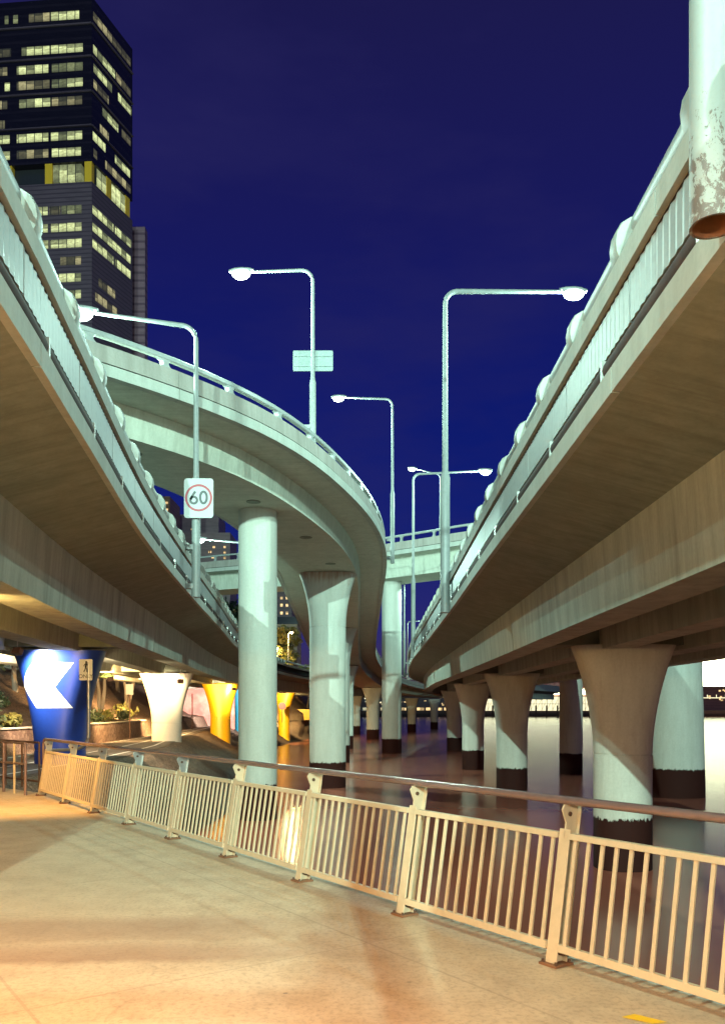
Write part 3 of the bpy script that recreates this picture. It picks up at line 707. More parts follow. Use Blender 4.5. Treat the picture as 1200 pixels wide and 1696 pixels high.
lamp(-24.6, -100, -2.1, 27.3, 3.6, 0, 0.3, 'added mast light beside the left viaduct, out of view behind the viewer', 680000, 0.25, head=1.8, group='added mast lights', brk=False)  # unseen mast, added as key light for the columns and piers
lamp(16.5, -105, -2.1, 32, -6.5, 0, 0.3, 'added mast light beside the right viaduct, out of view behind the viewer', 760000, 0.25, head=1.8, group='added mast lights', brk=False)  # unseen mast, added to light the ramp web and left fascia
lamp(2.45, -19, 3.53, 15.4, 4.6, 0.3, 0.4, 'white street lamp on the right viaduct, out of view behind the viewer', PW, 0.18)
lamp(-1.7, -23, 3.55, 12.3, -3.4, 0, 0.35, 'white street lamp on the left viaduct, out of view behind the viewer', PW, 0.145)
lamp(-8.55, 63, 3.55, 12.3, -3.4, 0, 0.25, 'left viaduct street lamp behind the round column, its light beside the speed sign pole', 16000, 0.145)
lamp(-2.08, 35.4, 10.15, 18.35, -2.85, 0.3, 0.05, 'white street lamp with a blank sign back, on the outer edge of the curved ramp', 4500, 0.14)
lamp(2.05, 58, 9.9, 21.2, -3.5, 0.3, 0.2, 'white street lamp on the far bend of the curved ramp', 5000, 0.15)
lamp(8.05, 87.5, 16.5, 24.2, -2.75, -0.5, 0.4, 'small street lamp standing on the high overpass', PW * .6, 0.12, brk=False)

# ------------------------------------------------------------------ signs
def board(name, label, cat, x, y, z0, w_, h_, r_, mat, thick=0.03):
    t = thing(name, label, cat, (x, y, z0)); m = MB(); pts = []
    for cx, cz, a0 in ((w_ / 2 - r_, h_ - r_, 0), (-w_ / 2 + r_, h_ - r_, 90), (-w_ / 2 + r_, r_, 180), (w_ / 2 - r_, r_, 270)):
        for k in range(6):
            a = R(a0 + 18 * k); pts.append((x + cx + r_ * math.cos(a), z0 + cz + r_ * math.sin(a)))
    m.loft([[Vector((px, yy, pz)) for px, pz in pts] for yy in (y, y + thick)])
    m.build('sign_plate', mat, t); return t
sx, sy, sz = -5.22, 26.95, H(6.05)
t = board('speed_sign', 'white speed limit sign, 60 in a red ring, fixed to a lamp pole', 'road sign', sx, sy, sz, 0.93, 1.26, 0.09, M['signwhite'])
m = MB(); n = 56; cz = sz + 0.64
def annulus(m, x, y, z, ro, ri, th):
    rg = [[Vector((x + r_ * math.cos(2 * math.pi * k / n), yy, z + r_ * math.sin(2 * math.pi * k / n))) for k in range(n)] for r_, yy in ((ri, y + th), (ri, y), (ro, y), (ro, y + th))]
    m.loft(rg, cap=False)
annulus(m, sx, sy - 0.006, cz, 0.435, 0.365, 0.005); m.build('red_ring', M['red'], t)
def stroke(m, pts, wd, y, th=0.005, closed=False):
    """a flat brush stroke of constant width in the x-z plane"""
    P = [Vector((a, 0, b)) for a, b in pts]; n_ = len(P); A = []; B = []
    for i in range(n_):
        if closed: d = P[(i + 1) % n_] - P[i - 1]
        else: d = P[min(i + 1, n_ - 1)] - P[max(i - 1, 0)]
        d.normalize(); nn = Vector((-d.z, 0, d.x)); A.append(P[i] + nn * wd / 2); B.append(P[i] - nn * wd / 2)
    rings = [[Vector((a.x, y, a.z)), Vector((b.x, y, b.z)), Vector((b.x, y + th, b.z)), Vector((a.x, y + th, a.z))] for a, b in zip(A, B)]
    if closed: rings.append(rings[0])
    m.loft(rings, cap=not closed)
yl = sy - 0.006
m = MB(); ell = lambda cx, c2, a, b, q0, q1, k: [(cx + a * math.cos(R(q0 + (q1 - q0) * i / k)), c2 + b * math.sin(R(q0 + (q1 - q0) * i / k))) for i in range(k + 1)]
stroke(m, ell(sx - 0.155, cz - 0.075, 0.105, 0.105, 0, 352.8, 49)[:-1] , 0.074, yl, closed=True)
stroke(m, [(sx - 0.255, cz - 0.055), (sx - 0.225, cz + 0.02), (sx - 0.165, cz + 0.115), (sx - 0.105, cz + 0.205)], 0.074, yl)
m.build('digit_six', M['black'], t)
m = MB(); stroke(m, ell(sx + 0.155, cz + 0.01, 0.105, 0.185, 0, 352.8, 49)[:-1], 0.074, yl, closed=True); m.build('digit_zero', M['black'], t)
m = MB()
for q in (0.25, 1.0): m.box((sx - 0.06, sy + 0.1, sz + q), (0.5, 0.14, 0.05))
m.build('sign_bracket', M['galv'], t)
# walkers sign on its bent tube
px, py = -8.88, 28.0
t = board('walkers_sign', 'small white walking figure sign reading ONLY, in front of the blue pier', 'sign', px - 0.28, py, H(0.90), 0.44, 0.70, 0.035, M['white'], 0.012)
sgx, sgz = px - 0.28, H(0.90)
m = MB(); yy = py - 0.005
stroke(m, ell(sgx + 0.02, sgz + 0.605, 0.018, 0.018, 0, 330, 11), 0.037, yy, closed=True)
stroke(m, [(sgx + 0.018, sgz + 0.57), (sgx + 0.008, sgz + 0.50), (sgx - 0.002, sgz + 0.43)], 0.062, yy)
stroke(m, [(sgx + 0.03, sgz + 0.555), (sgx + 0.062, sgz + 0.50), (sgx + 0.075, sgz + 0.455)], 0.022, yy)
stroke(m, [(sgx - 0.005, sgz + 0.555), (sgx - 0.045, sgz + 0.515), (sgx - 0.065, sgz + 0.465)], 0.022, yy)
stroke(m, [(sgx + 0.012, sgz + 0.43), (sgx + 0.035, sgz + 0.36), (sgx + 0.038, sgz + 0.285), (sgx + 0.062, sgz + 0.28)], 0.030, yy)
stroke(m, [(sgx - 0.012, sgz + 0.43), (sgx - 0.022, sgz + 0.36), (sgx - 0.062, sgz + 0.295), (sgx - 0.045, sgz + 0.28)], 0.030, yy)
m.build('walking_figure', M['black'], t)
text_mesh('lettering', 'ONLY', 0.175, M['black'], t, (sgx, yy, sgz + 0.13), (1, 0, 0), (0, 0, 1), 0.002).matrix_parent_inverse = Matrix.Translation(-Vector(t.location))
pts = [(sgx + 0.08, py + 0.045, H(1.5)), (sgx + 0.08, py + 0.045, H(-0.9))] 
for k in range(1, 9):
    q = math.pi / 2 * k / 8; pts.append((sgx + 0.08 - 0.55 * (1 - math.cos(q)), py + 0.045, H(-0.9) - 0.5 * math.sin(q)))
pts.append((sgx - 1.1, py + 0.045, H(-1.42))); pts.append((sgx - 1.2, py + 0.045, H(-1.6))); pts.append((sgx - 1.22, py + 0.045, 0.0))
MB().tube(pts, 0.055, 12).build('bent_post', M['galv'], t, smooth=True)
# blank sign back on the ramp lamp
x0, y0, z0 = -2.06, 35.2, H(14.15)
t = board('blank_sign', 'grey back of a wide road sign, fixed to the lamp pole on the curved ramp', 'road sign', x0 - 0.02, y0 + 0.32, z0, 1.68, 0.86, 0.06, M['signback'])
m = MB()
for q in (0.2, 0.62): m.box((x0 - 0.02, y0 + 0.30, z0 + q), (1.6, 0.035, 0.05))
m.build('stiffener', M['signback'], t)
# small name plate on the overpass edge
p, tt, nr = OVER.at(OVER.s_at_y(112.6)); q = p + nr * 4.28
t = thing('bridge_sign', 'little white plate fixed to the edge of the high overpass at the left', 'sign', (q.x, q.y, q.z + 1.55))
m = MB().box((q.x, q.y, q.z + 2.0), (1.9, 0.06, 0.95), math.atan2(tt.y, tt.x)); m.build('sign_plate', M['signwhite'], t)
m = MB()
for i, (wd, dz) in enumerate(((1.3, 0.2), (0.7, -0.18))):
    c = q + nr * 0.04 + Vector((0, 0, 2.0 + dz)); 
    for k in range(int(wd / 0.2)): m.box(c + tt * (k * 0.2 - wd / 2 + 0.1), (0.12, 0.03, 0.2), math.atan2(tt.y, tt.x))
m.build('lettering', M['galv'], t)

# ------------------------------------------------------------------ promenade railing
t = thing('railing', 'long cream steel railing with a brown tubular handrail along the promenade edge', 'railing', (P0.x, P0.y, 0))
LEAN = 0.16; UPV = Vector((FN.x * LEAN, FN.y * LEAN, 1.0))
AXM = Matrix((FD, FN, UPV.normalized())).transposed()      # local x along, y to the river, z up the lean
def fpt(base, a, o, z): return base + FD * a + FN * o + UPV * z
K0, K1 = -3, 8
for k in range(K0, K1 + 1):
    b = P0 + STEP * k
    m = MB()
    m.box(fpt(b, 0, 0, 0.56), (0.115, 0.014, 1.09), ax=AXM)          # front flange
    m.box(fpt(b, 0, 0.065, 0.53), (0.014, 0.115, 1.03), ax=AXM)       # web
    m.box(fpt(b, 0, 0.13, 0.53), (0.10, 0.014, 1.03), ax=AXM)         # rear flange
    post = m.build('post', M['cream_steel'], t, bevel=0.003)
    # head plate with a sloping edge that carries the handrail
    m = MB(); pr = [(-0.007, 1.02), (0.13, 1.02), (0.13, 1.30), (-0.05, 1.30), (-0.07, 1.26), (-0.007, 1.15)]
    m.loft([[fpt(b, a, o, z) for o, z in pr] for a in (-0.008, 0.008)]); m.box(fpt(b, 0, 0.12, 1.16), (0.085, 0.012, 0.27), ax=AXM)
    sub(m, 'head_bracket', M['cream_steel'] if k < 4 else M['galv'], post, bevel=0.002)
    m = MB(); m.box(b + FN * 0.06 + Vector((0, 0, 0.012)), (0.19, 0.21, 0.02), math.atan2(FD.y, FD.x)); sub(m, 'base_plate', M['rust'], post, bevel=0.003)
    m = MB()
    for a in (-0.07, 0.07):
        for o in (-0.02, 0.14): m.tube([b + FD * a + FN * o + Vector((0, 0, 0.02)), b + FD * a + FN * o + Vector((0, 0, 0.045))], 0.012, 6)
    for a in (-0.07, 0.07): m.tube([fpt(b, a, 0.06, 0.10), fpt(b, -a * 0.1, 0.06, 0.10)], 0.02, 6)
    m.tube([fpt(b, 0.008, 0.02, 1.22), fpt(b, -0.02, 0.02, 1.22)], 0.02, 8)
    sub(m, 'bolt', M['bolt'], post)
    if k < K1:
        m = MB(); L = STEP.length; g = 0.06
        c = b + FD * (L / 2)
        m.box(fpt(c, 0, 0.0, 1.045), (L - 0.12, 0.05, 0.05), ax=AXM); m.box(fpt(c, 0, 0.0, 0.155), (L - 0.12, 0.045, 0.06), ax=AXM)
        for i in range(14):
            a = -L / 2 + 0.12 + (L - 0.24) * i / 13; m.box(fpt(c, a, 0.0, 0.60), (0.034, 0.022, 0.85), ax=AXM)
        m.build('panel', M['cream_steel'], t, bevel=0.003)
m = MB(); pts = [fpt(P0 + STEP * (K0 - 0.3 + i * (K1 + 0.35 - K0) / 40), 0, -0.03, 1.335) for i in range(41)]
e_ = pts[-1]; pts += [e_ + FD * 0.08 + Vector((0, 0, -0.02)), e_ + FD * 0.14 + Vector((0, 0, -0.08)), e_ + FD * 0.16 + Vector((0, 0, -0.18)), e_ + FD * 0.16 + Vector((0, 0, -1.25))]
m.tube(pts, 0.036, 14); m.build('handrail', M['handrail'], t, smooth=True)
# side railing beyond the corner
A = P0 + STEP * 8 + Vector((-0.35, 0.1, 0)); D2 = Vector((-0.72, 0.69, 0)).normalized()
t = thing('side_railing', 'plain brown railing with wide-spaced bars, left of the cream railing', 'railing', A)
m = MB()
for z in (1.24, 0.74): m.tube([A + Vector((0, 0, z)), A + D2 * 8 + Vector((0, 0, z))], 0.03, 10)
m.build('rail', M['handrail'], t, smooth=True)
for i in range(14):
    q = A + D2 * (0.6 * i); m = MB().tube([q, q + Vector((0, 0, 1.24))], 0.036 if i % 2 == 0 else 0.028, 10); m.build('bar', M['cream_steel'] if i % 2 else M['handrail'], t, smooth=True)
B = A + Vector((-0.2, 1.4, 0)); t = thing('side_railing', 'second dark railing standing just behind the plain brown one', 'railing', B)
m = MB()
for z in (1.2, 0.2): m.tube([B + Vector((0, 0, z)), B + D2 * 8 + Vector((0, 0, z))], 0.028, 8)
m.build('rail', M['bolt'], t)
for i in range(9): m = MB().tube([B + D2 * i, B + D2 * i + Vector((0, 0, 1.2))], 0.03, 8); m.build('bar', M['bolt'], t)

# ------------------------------------------------------------------ floodlights under the left viaduct
def flood(x, y, z, target, power, label, size=R(80), col=(1.0, 0.78, 0.45)):
    t = thing('floodlight', label, 'floodlight', (x, y, z), 'floodlights under the left viaduct')
    d = (Vector(target) - Vector((x, y, z))).normalized(); up = Vector((0, 0, 1)); a = d.cross(up).normalized(); u2 = a.cross(d); ax = Matrix((a, d, u2)).transposed()
    c = Vector((x, y, z)); MB().box(c, (0.34, 0.20, 0.24), ax=ax).build('housing', M['bolt'], t, bevel=0.02)
    MB().box(c + d * 0.105, (0.28, 0.012, 0.18), ax=ax).build('lens', M['flood'], t)
    MB().tube([c + Vector((0, 0, 0.1)), c + Vector((0, 0, 0.75))], 0.02, 8).build('hanger', M['galv'], t)
    li = bpy.data.lights.new('flood_light', 'SPOT'); li.energy = power; li.color = col; li.spot_size = size; li.spot_blend = 0.6; li.shadow_soft_size = 0.1
    lo = bpy.data.objects.new('flood_light', li); COL.objects.link(lo); lo.location = c + d * 0.2; lo.rotation_euler = d.to_track_quat('-Z', 'Y').to_euler()
    lo.parent = t; lo.matrix_parent_inverse = Matrix.Translation(-c)
flood(-11.95, 29.3, H(1.95), (-11.2, 31.0, H(0.9)), 1900, 'small black floodlight hanging left of the head of the blue pier', R(95), (1.0, 0.95, 0.75))
flood(-10.8, 50.2, H(1.55), (-12.15, 52.3, H(0.9)), 650, 'floodlight shining on the head of the cream pier', R(95))
flood(-11.2, 73.8, H(1.6), (-12.7, 76, H(1.0)), 1800, 'floodlight shining on the head of the yellow pier', R(95))
flood(-14.3, 48, H(1.6), (-17.5, 55, H(0.2)), 7000, 'warm lamp between the blue and cream piers, over the road', R(130), (1.0, 0.62, 0.25))
flood(-14.9, 60, H(1.5), (-18, 67, H(0)), 15000, 'second warm lamp farther along over the road', R(130), (1.0, 0.62, 0.25))
flood(-14.2, 36, H(1.6), (-19, 45, H(0.5)), 5000, 'added warm floodlight above the road near the blue pier, shining on the mulch slope', R(130), (1.0, 0.72, 0.45))  # added to brighten the slope
flood(-10.55, 33.3, H(1.5), (-10.6, 50, H(-3.2)), 5000, 'added floodlight fixed behind the blue pier, shining down the bank', R(78), (1.0, 0.75, 0.45))  # added to brighten the bank, tucked behind the pier
flood(-11.0, 127, H(1.7), (-13.0, 139, H(-0.6)), 12000, 'added farthest warm floodlight, shining on the low yellow wall under the bend', R(140), (1.0, 0.70, 0.28))  # added to brighten the wall under the bend
flood(-13.6, 88, H(1.6), (-17.5, 95, H(0.4)), 7000, 'floodlight shining on the pink painted wall', R(110), (1.0, 0.85, 0.75))
flood(-12.6, 112, H(1.6), (-13, 121, H(0.2)), 9000, 'floodlight shining on the far yellow pier', R(130), (1.0, 0.72, 0.3))
flood(-4.9, 3.5, H(1.95), (0.5, 8.5, 0), 1200, 'added warm floodlight under the left viaduct, shining over the promenade', R(140), (1.0, 0.58, 0.22))  # unseen lamp, added for the warm light on the path
flood(-7.5, 14.5, H(2.0), (-8.6, 25, 1.6), 3200, 'added warm floodlight under the left viaduct, shining on the far end of the railing', R(140), (1.0, 0.60, 0.18))  # unseen lamp, added to light the walkers sign and railing end

def globe(x, y, label, power, col=(1.0, 0.43, 0.115), bare=False):  # unseen lamps, added to warm the path and fill the undersides
    t = thing('added_promenade_lamp', label, 'lamp', (x, y, 0), 'added globe lamps on the promenade')
    MB().tube([(x, y, 0), (x, y, 0.3), (x, y, 0.32), (x, y, 3.26)], [0.09, 0.085, 0.05, 0.04], 14).build('pole', M['bolt'], t, smooth=True)
    m = MB(); n = 16
    m.loft([[Vector((x + 0.2 * math.sin(q * math.pi / 10) * math.cos(k * 2 * math.pi / n), y + 0.2 * math.sin(q * math.pi / 10) * math.sin(k * 2 * math.pi / n), 3.48 - 0.2 * math.cos(q * math.pi / 10))) for k in range(n)] for q in range(1, 10)])
    m.build('globe', M['warmlens'], t, smooth=True)
    li = bpy.data.lights.new('globe_light', 'POINT' if bare else 'SPOT'); li.energy = power; li.color = col; li.shadow_soft_size = 0.25
    if not bare: li.spot_size = R(158); li.spot_blend = 0.5
    if not bare: MB().tube([(x, y, 3.70), (x, y, 3.74), (x, y, 3.80), (x, y, 3.84)], [0.34, 0.33, 0.16, 0.03], 20).build('hood', M['bolt'], t, smooth=True)
    lo = bpy.data.objects.new('globe_light', li); COL.objects.link(lo); lo.location = (x, y, 3.98 if bare else 3.26); lo.parent = t; lo.matrix_parent_inverse = Matrix.Translation(-Vector((x, y, 0)))
globe(-3.7, 1.2, 'added warm globe lamp on the promenade, behind the viewer', 5600)
globe(-10.5, 10.5, 'added warm globe lamp on the promenade, just out of view at the left', 1300)
globe(3.2, -9.5, 'second added warm globe lamp on the promenade, behind the viewer at the right', 6200, (1.0, 0.84, 0.58), True)

# ------------------------------------------------------------------ walls beside the road, pink wall
wl = [(-26, 33.0), (-17.2, 34.6), (-15.9, 37.5), (-15.8, 50), (-16.2, 62.5)]
t = thing('stone_wall', 'low rubble stone retaining wall beside the road', 'wall', (-15.9, 45, 0))
pw = Path(wl, 0.5); m = MB(); pw.sweep(m, rect(-0.2, 0.2, -0.3, 1.12), 0, pw.L, 0.8); m.build('wall', M['stone'], t)
m = MB(); pw.sweep(m, rect(-0.24, 0.24, 1.122, 1.19), 0, pw.L, 0.8); m.build('coping', M['pier'], t)
t = thing('painted_wall', 'floodlit pink painted wall beyond the yellow pier', 'wall', (-17.5, 96, 0))
m = MB().box((-18.8, 96, 2.2), (8.5, 0.5, 5.2), R(8)); m.build('wall', M['mural'], t)
m = MB()
m.box((-14.2, 140, 0.9), (12, 0.5, 1.8), R(4)); t = thing('painted_wall', 'far yellow-lit wall under the bend of the left viaduct', 'wall', (-14, 140, 0)); m.build('wall', M['yellow'], t)
# slim posts by the road
for i, (x, y, hgt) in enumerate(((-15.2, 47, 3.6), (-15.4, 56, 3.6), (-15.7, 66, 3.2), (-16.1, 80, 3.4))):
    t = thing('road_post', ['thin dark post beside the stone wall, nearest the blue pier', 'thin dark post with a small white sign beside the stone wall', 'thin dark post right behind the cream pier', 'thin dark post in front of the mulch slope by the pink wall'][i], 'post', (x, y, 0), 'dark posts beside the road')
    MB().tube([(x, y, 0), (x, y, hgt)], 0.05, 8).build('pole', M['bolt'], t)
    if i == 1: MB().box((x, y - 0.07, 3.3), (0.5, 0.03, 0.7)).build('sign_plate', M['signwhite'], t)
# orange-red round sign far under the bend
t = thing('warning_sign', 'small red and orange sign low beyond the light blue pier', 'sign', (-10.6, 118, 0))
MB().tube([(-11.2, 118, 0), (-11.2, 118, 2.6)], 0.05, 8).build('pole', M['bolt'], t)
MB().prism([(-11.7, -0.5), (-11.2, -0.5), (-10.7, 0), (-11.2, 0.5), (-11.7, 0.5)], 0, 0.05)
m = MB(); m.loft([[Vector((-11.2 + 0.55 * math.cos(a * math.pi / 4), yy, 2.3 + 0.55 * math.sin(a * math.pi / 4))) for a in range(8)] for yy in (117.9, 117.95)]); m.build('sign_plate', M['red'], t)

# ------------------------------------------------------------------ trees and shrubs
def leaves(m, c, rad, n, size):
    for _ in range(n):
        while True:
            q = Vector((random.uniform(-1, 1), random.uniform(-1, 1), random.uniform(-1, 1)))
            if 0.15 < q.length < 1: break
        q = q * (0.55 + 0.45 * q.length) / max(q.length, .3) * q.length
        p = Vector(c) + Vector((q.x * rad[0], q.y * rad[1], q.z * rad[2]))
        a = Vector((random.gauss(0, 1), random.gauss(0, 1), random.gauss(0, 1))).normalized(); b = a.cross(Vector((random.gauss(0, 1), random.gauss(0, 1), random.gauss(0, 1)))).normalized()
        s = size * random.uniform(0.6, 1.3); m.add([p - a * s, p + b * s * 0.42, p + a * s, p - b * s * 0.42], [(0, 1, 2, 3)])
def tree(x, y, hgt, crown, label, bark, leaf, n=900, size=0.28, group='trees on the bank', trunks=1, cr0=0.45, spread=1.0):
    z = ground_z(x, y); t = thing('tree', label, 'tree', (x, y, z), group); m = MB(); tips = []
    for k in range(trunks):
        a = random.uniform(0, 6.28); ln = random.uniform(0.05, 0.22) * (1.6 if trunks > 1 else 1); pts = []; rr_ = []
        for i in range(7):
            f = i / 6; pts.append((x + math.cos(a) * ln * hgt * f + 0.05 * hgt * math.sin(f * 5 + k) * f, y + math.sin(a) * ln * hgt * f, z - 0.3 + hgt * 0.85 * f)); rr_.append(max(0.02, (0.018 * hgt + 0.04) * (1 - 0.8 * f)))
        m.tube(pts, rr_, 8)
        for i in (3, 4, 5, 6):
            for _ in range(3):
                b = random.uniform(0, 6.28); l_ = crown * random.uniform(0.5, 1.0) * spread; tip = Vector(pts[i]) + Vector((math.cos(b) * l_, math.sin(b) * l_, l_ * random.uniform(0.2, 0.8)))
                m.tube([pts[i], (Vector(pts[i]) + tip) / 2 + Vector((0, 0, 0.08 * l_)), tip], [rr_[i] * 0.5, rr_[i] * 0.35, 0.015], 5); tips.append(tip)
    m.build('trunk', bark, t, smooth=True); m = MB()
    for tip in tips:
        leaves(m, tip, (crown * 0.42, crown * 0.42, crown * 0.32), max(12, n // len(tips)), size)
    m.build('crown', leaf, t)
    return t
tree(-18.2, 42.0, 6.5, 2.2, 'slender pale-trunked tree on the mulch slope, left of the blue pier', M['paleb'], M['leafdark'], 700)
tree(-20.5, 50, 8, 2.6, 'tree with thin trunk higher on the slope, left of the blue pier', M['bark'], M['leafdark'], 800)
tree(-17.6, 50, 6.2, 1.8, 'multi-stemmed pale tree on the slope right of the blue pier', M['paleb'], M['leaf'], 700, trunks=3)
tree(-18.6, 60, 7, 2.2, 'thin crooked tree on the slope, between the blue and the cream pier', M['paleb'], M['leaf'], 700, trunks=2)
tree(-19.5, 70, 7.5, 2.4, 'leafy tree on the slope, just left of the head of the cream pier', M['bark'], M['leafwarm'], 800, trunks=2)
for i, (x, y, h_) in enumerate(((-30, 116, 12), (-25, 124, 12), (-21.5, 134, 12), (-33, 130, 14))):
    tree(x, y, h_, 4.2, ['dark tree below the overpass, leftmost of the clump', 'dark tree below the overpass, next to the leftmost', 'dark tree below the overpass, nearest the round column', 'tall dark tree at the back of the clump below the overpass'][i], M['bark'], M['leafdark'], 1500, 0.5, 'dark trees below the overpass')
for i, (x, y, h_, lf) in enumerate(((-17.5, 158, 8, 'leafwarm'), (-14.2, 153, 7, 'leafwarm'), (-10.2, 156, 7.5, 'leaf'), (-16, 170, 11, 'leafwarm'))):
    tree(x, y, h_, 3.4, ['golden lamplit tree on the hillside, left one between the two columns', 'golden lamplit tree under the warm street lamp between the two columns', 'green tree at the right of the golden hillside between the columns', 'taller lamplit tree at the back of the golden hillside'][i], M['bark'], M[lf], 1500, 0.38, 'lamplit trees on the hillside')
def shrub(x, y, r_, label, leaf, n=260, size=0.14, strap=False):
    z = ground_z(x, y); t = thing('shrub', label, 'shrub', (x, y, z), 'shrubs above the stone wall'); m = MB()
    if strap:
        for _ in range(70):
            a = random.uniform(0, 6.28); l_ = r_ * random.uniform(0.7, 1.3); s_ = random.uniform(0.25, 1.0); c, s2 = math.cos(a), math.sin(a); wv = Vector((-s2, c, 0)) * 0.035
            p = [Vector((x + random.uniform(-.25, .25), y + random.uniform(-.25, .25), z)) + Vector((c * l_ * s_ * f, s2 * l_ * s_ * f, l_ * (1.2 * f - 0.75 * f * f * s_))) for f in (0, .4, .75, 1)]
            v = [];
            for i, q in enumerate(p): k = (1, 1.1, .7, .1)[i]; v += [q - wv * k, q + wv * k]
            m.add(v, [(2 * i, 2 * i + 1, 2 * i + 3, 2 * i + 2) for i in range(3)])
    else:
        for _ in range(7): leaves(m, (x + random.uniform(-.5, .5) * r_, y + random.uniform(-.5, .5) * r_, z + r_ * random.uniform(.25, .7)), (r_ * .55, r_ * .55, r_ * .45), n // 7, size)
    m.build('foliage', leaf, t)
    MB().tube([(x, y, z - 0.1), (x, y, z + r_ * 0.5)], 0.04, 6).build('stem', M['bark'], t)
sl = ['low bushy shrub on the wall top at the far left', 'brownish shrub above the stone wall, left of the blue pier', 'shrub hugging the left edge of the blue pier', 'strap-leaved green clump above the wall, just right of the blue pier', 'taller strap-leaved clump behind the first one', 'dark rounded shrub above the wall, between the walkers sign and the cream pier', 'rounded shrub nearest the thin dark post', 'small shrub at the end of the stone wall, beside the cream pier', 'shrub on the slope behind the cream pier']
for i, (x, y, r_) in enumerate(((-17.8, 37.2, .8), (-17.0, 38.4, .75), (-16.6, 40, .7), (-16.8, 47, .9), (-17.6, 49.5, 1.1), (-16.9, 53, .9), (-16.9, 56, .85), (-17, 60, .8), (-18.5, 66, 1.0))):
    shrub(x, y, r_, sl[i], M['leaf'] if i in (3, 4) else M['leafdark' if i % 2 else 'leafwarm'], strap=i in (3, 4))
for (x, y, h_, c_, lab, bk, lf, tr) in ((-22.5, 46, 6, 2.4, 'dark bushy tree high on the slope at the far left', 'bark', 'leafdark', 2), (-23.5, 58, 7, 2.6, 'dark bushy tree at the top of the slope, seen over the stone wall', 'bark', 'leafdark', 2),
        (-19.2, 55, 5, 1.6, 'small leaning pale tree low on the slope, behind the dark post', 'paleb', 'leaf', 2), (-22.5, 78, 8, 2.8, 'dark tree on the slope behind the cream pier', 'bark', 'leafdark', 2)):
    tree(x, y, h_, c_, lab, M[bk], M[lf], 1300, 0.26, trunks=tr)
for (x, y, r_, lab) in ((-18.9, 44.5, .8, 'small dark shrub on the open mulch, left of the multi-stemmed tree'), (-19.6, 52, .9, 'dark shrub higher on the mulch, between two pale trees'), (-18.1, 63.5, .9, 'low olive shrub on the mulch beside the crooked tree'), (-20.0, 39.5, 1.0, 'round dark shrub on the slope at the left edge')):
    shrub(x, y, r_, lab, M['leafdark'] if r_ != .9 else M['leafwarm'], 320, 0.12)
# warm street lamps on the hillside
lamp(-12.9, 147, 1.0, 13.0, 0.5, -0.6, 0.1, 'warm street lamp shining on the hillside between the two columns', 9000, 0.1, col=WARM, brk=False, group='warm lamps on the hillside')
lamp(-16.2, 149, 1.0, 10.4, 0.9, -0.4, 0.1, 'lower warm street lamp left of the bright one on the hillside', 5000, 0.1, col=WARM, brk=False, group='warm lamps on the hillside')

# ------------------------------------------------------------------ tower and city
def face_box(m, o, d, u0, u1, z0, z1, nrm, proud, back=0.4):
    """box on a facade: o origin, d direction, nrm outward; with UVs in metres"""
    P = [o + d * u0, o + d * u1]; v = [P[0] + nrm * proud, P[1] + nrm * proud, P[1] - nrm * back, P[0] - nrm * back]
    m.add([Vector((q.x, q.y, z)) for z in (z0, z1) for q in v], [(3, 2, 1, 0), (4, 5, 6, 7), (0, 1, 5, 4), (1, 2, 6, 5), (2, 3, 7, 6), (3, 0, 4, 7)])
    m.uv = (m.uv or []) + [(u, q) for q in (0.0, 1.0) for u in (u0, u1, u1, u0)]
C0 = Vector((-48, 150, 0)); LD = Vector((-0.996, 0.088, 0)); RD = Vector((0.309, 0.951, 0)); LN = Vector((-0.088, -0.996, 0)); RN = Vector((0.951, -0.309, 0))
t = thing('office_tower', 'dark office tower with rows of lit windows and a yellow terrace level', 'tower', (-48, 150, 0))
def foot(lin, rin): 
    a = C0; return [(a.x, a.y), ((a + RD * rin).x, (a + RD * rin).y), ((a + RD * rin + LD * lin).x, (a + RD * rin + LD * lin).y), ((a + LD * lin).x, (a + LD * lin).y)]
YL = H((1172 - 300) * 150 / 1400); YT = H((1172 - 266) * 150 / 1400)
MB().prism(foot(40, 12.7), YT, H(126.3)).build('upper_storeys', M['towerdark'], t)
MB().prism(foot(40, 12.7), -4, YL).build('lower_storeys', M['towerlow'], t)
ins = C0 + LD * 1.5 + RD * 1.5
MB().prism([(ins.x, ins.y), ((ins + RD * 10).x, (ins + RD * 10).y), ((ins + RD * 10 + LD * 36).x, (ins + RD * 10 + LD * 36).y), ((ins + LD * 36).x, (ins + LD * 36).y)], YL + .01, YT - .01).build('terrace_core', M['windim'], t)
m = MB(); face_box(m, C0, LD, 2.0, 7.2, YL + .3, YT - .3, LN, -1.3, 0.15); m.build('window', M['winlit'], t)
m = MB(); face_box(m, C0, RD, 1.6, 11, YL + .3, YT - .3, RN, -1.3, 0.15); m.build('window', M['winlit'], t)
for u in (0.7, 8.0, 15.5): m = MB(); face_box(m, C0, LD, u - 0.65, u + 0.65, YL + .02, YT - .02, LN, -0.05, 1.2); m.build('column', M['yellowlevel'], t)
for u in (5.2, 11.2): m = MB(); face_box(m, C0, RD, u - 0.7, u + 0.7, YL + .02, YT - .02, RN, -0.05, 1.2); m.build('column', M['yellowlevel'], t)
def lx(x):   # photo column -> distance along the left facade
    k = (x - 600) / 1400; return (C0.x - k * C0.y) / (k * LD.y - LD.x)
def zz(y, d=150): return H((1172 - y) * d / 1400)
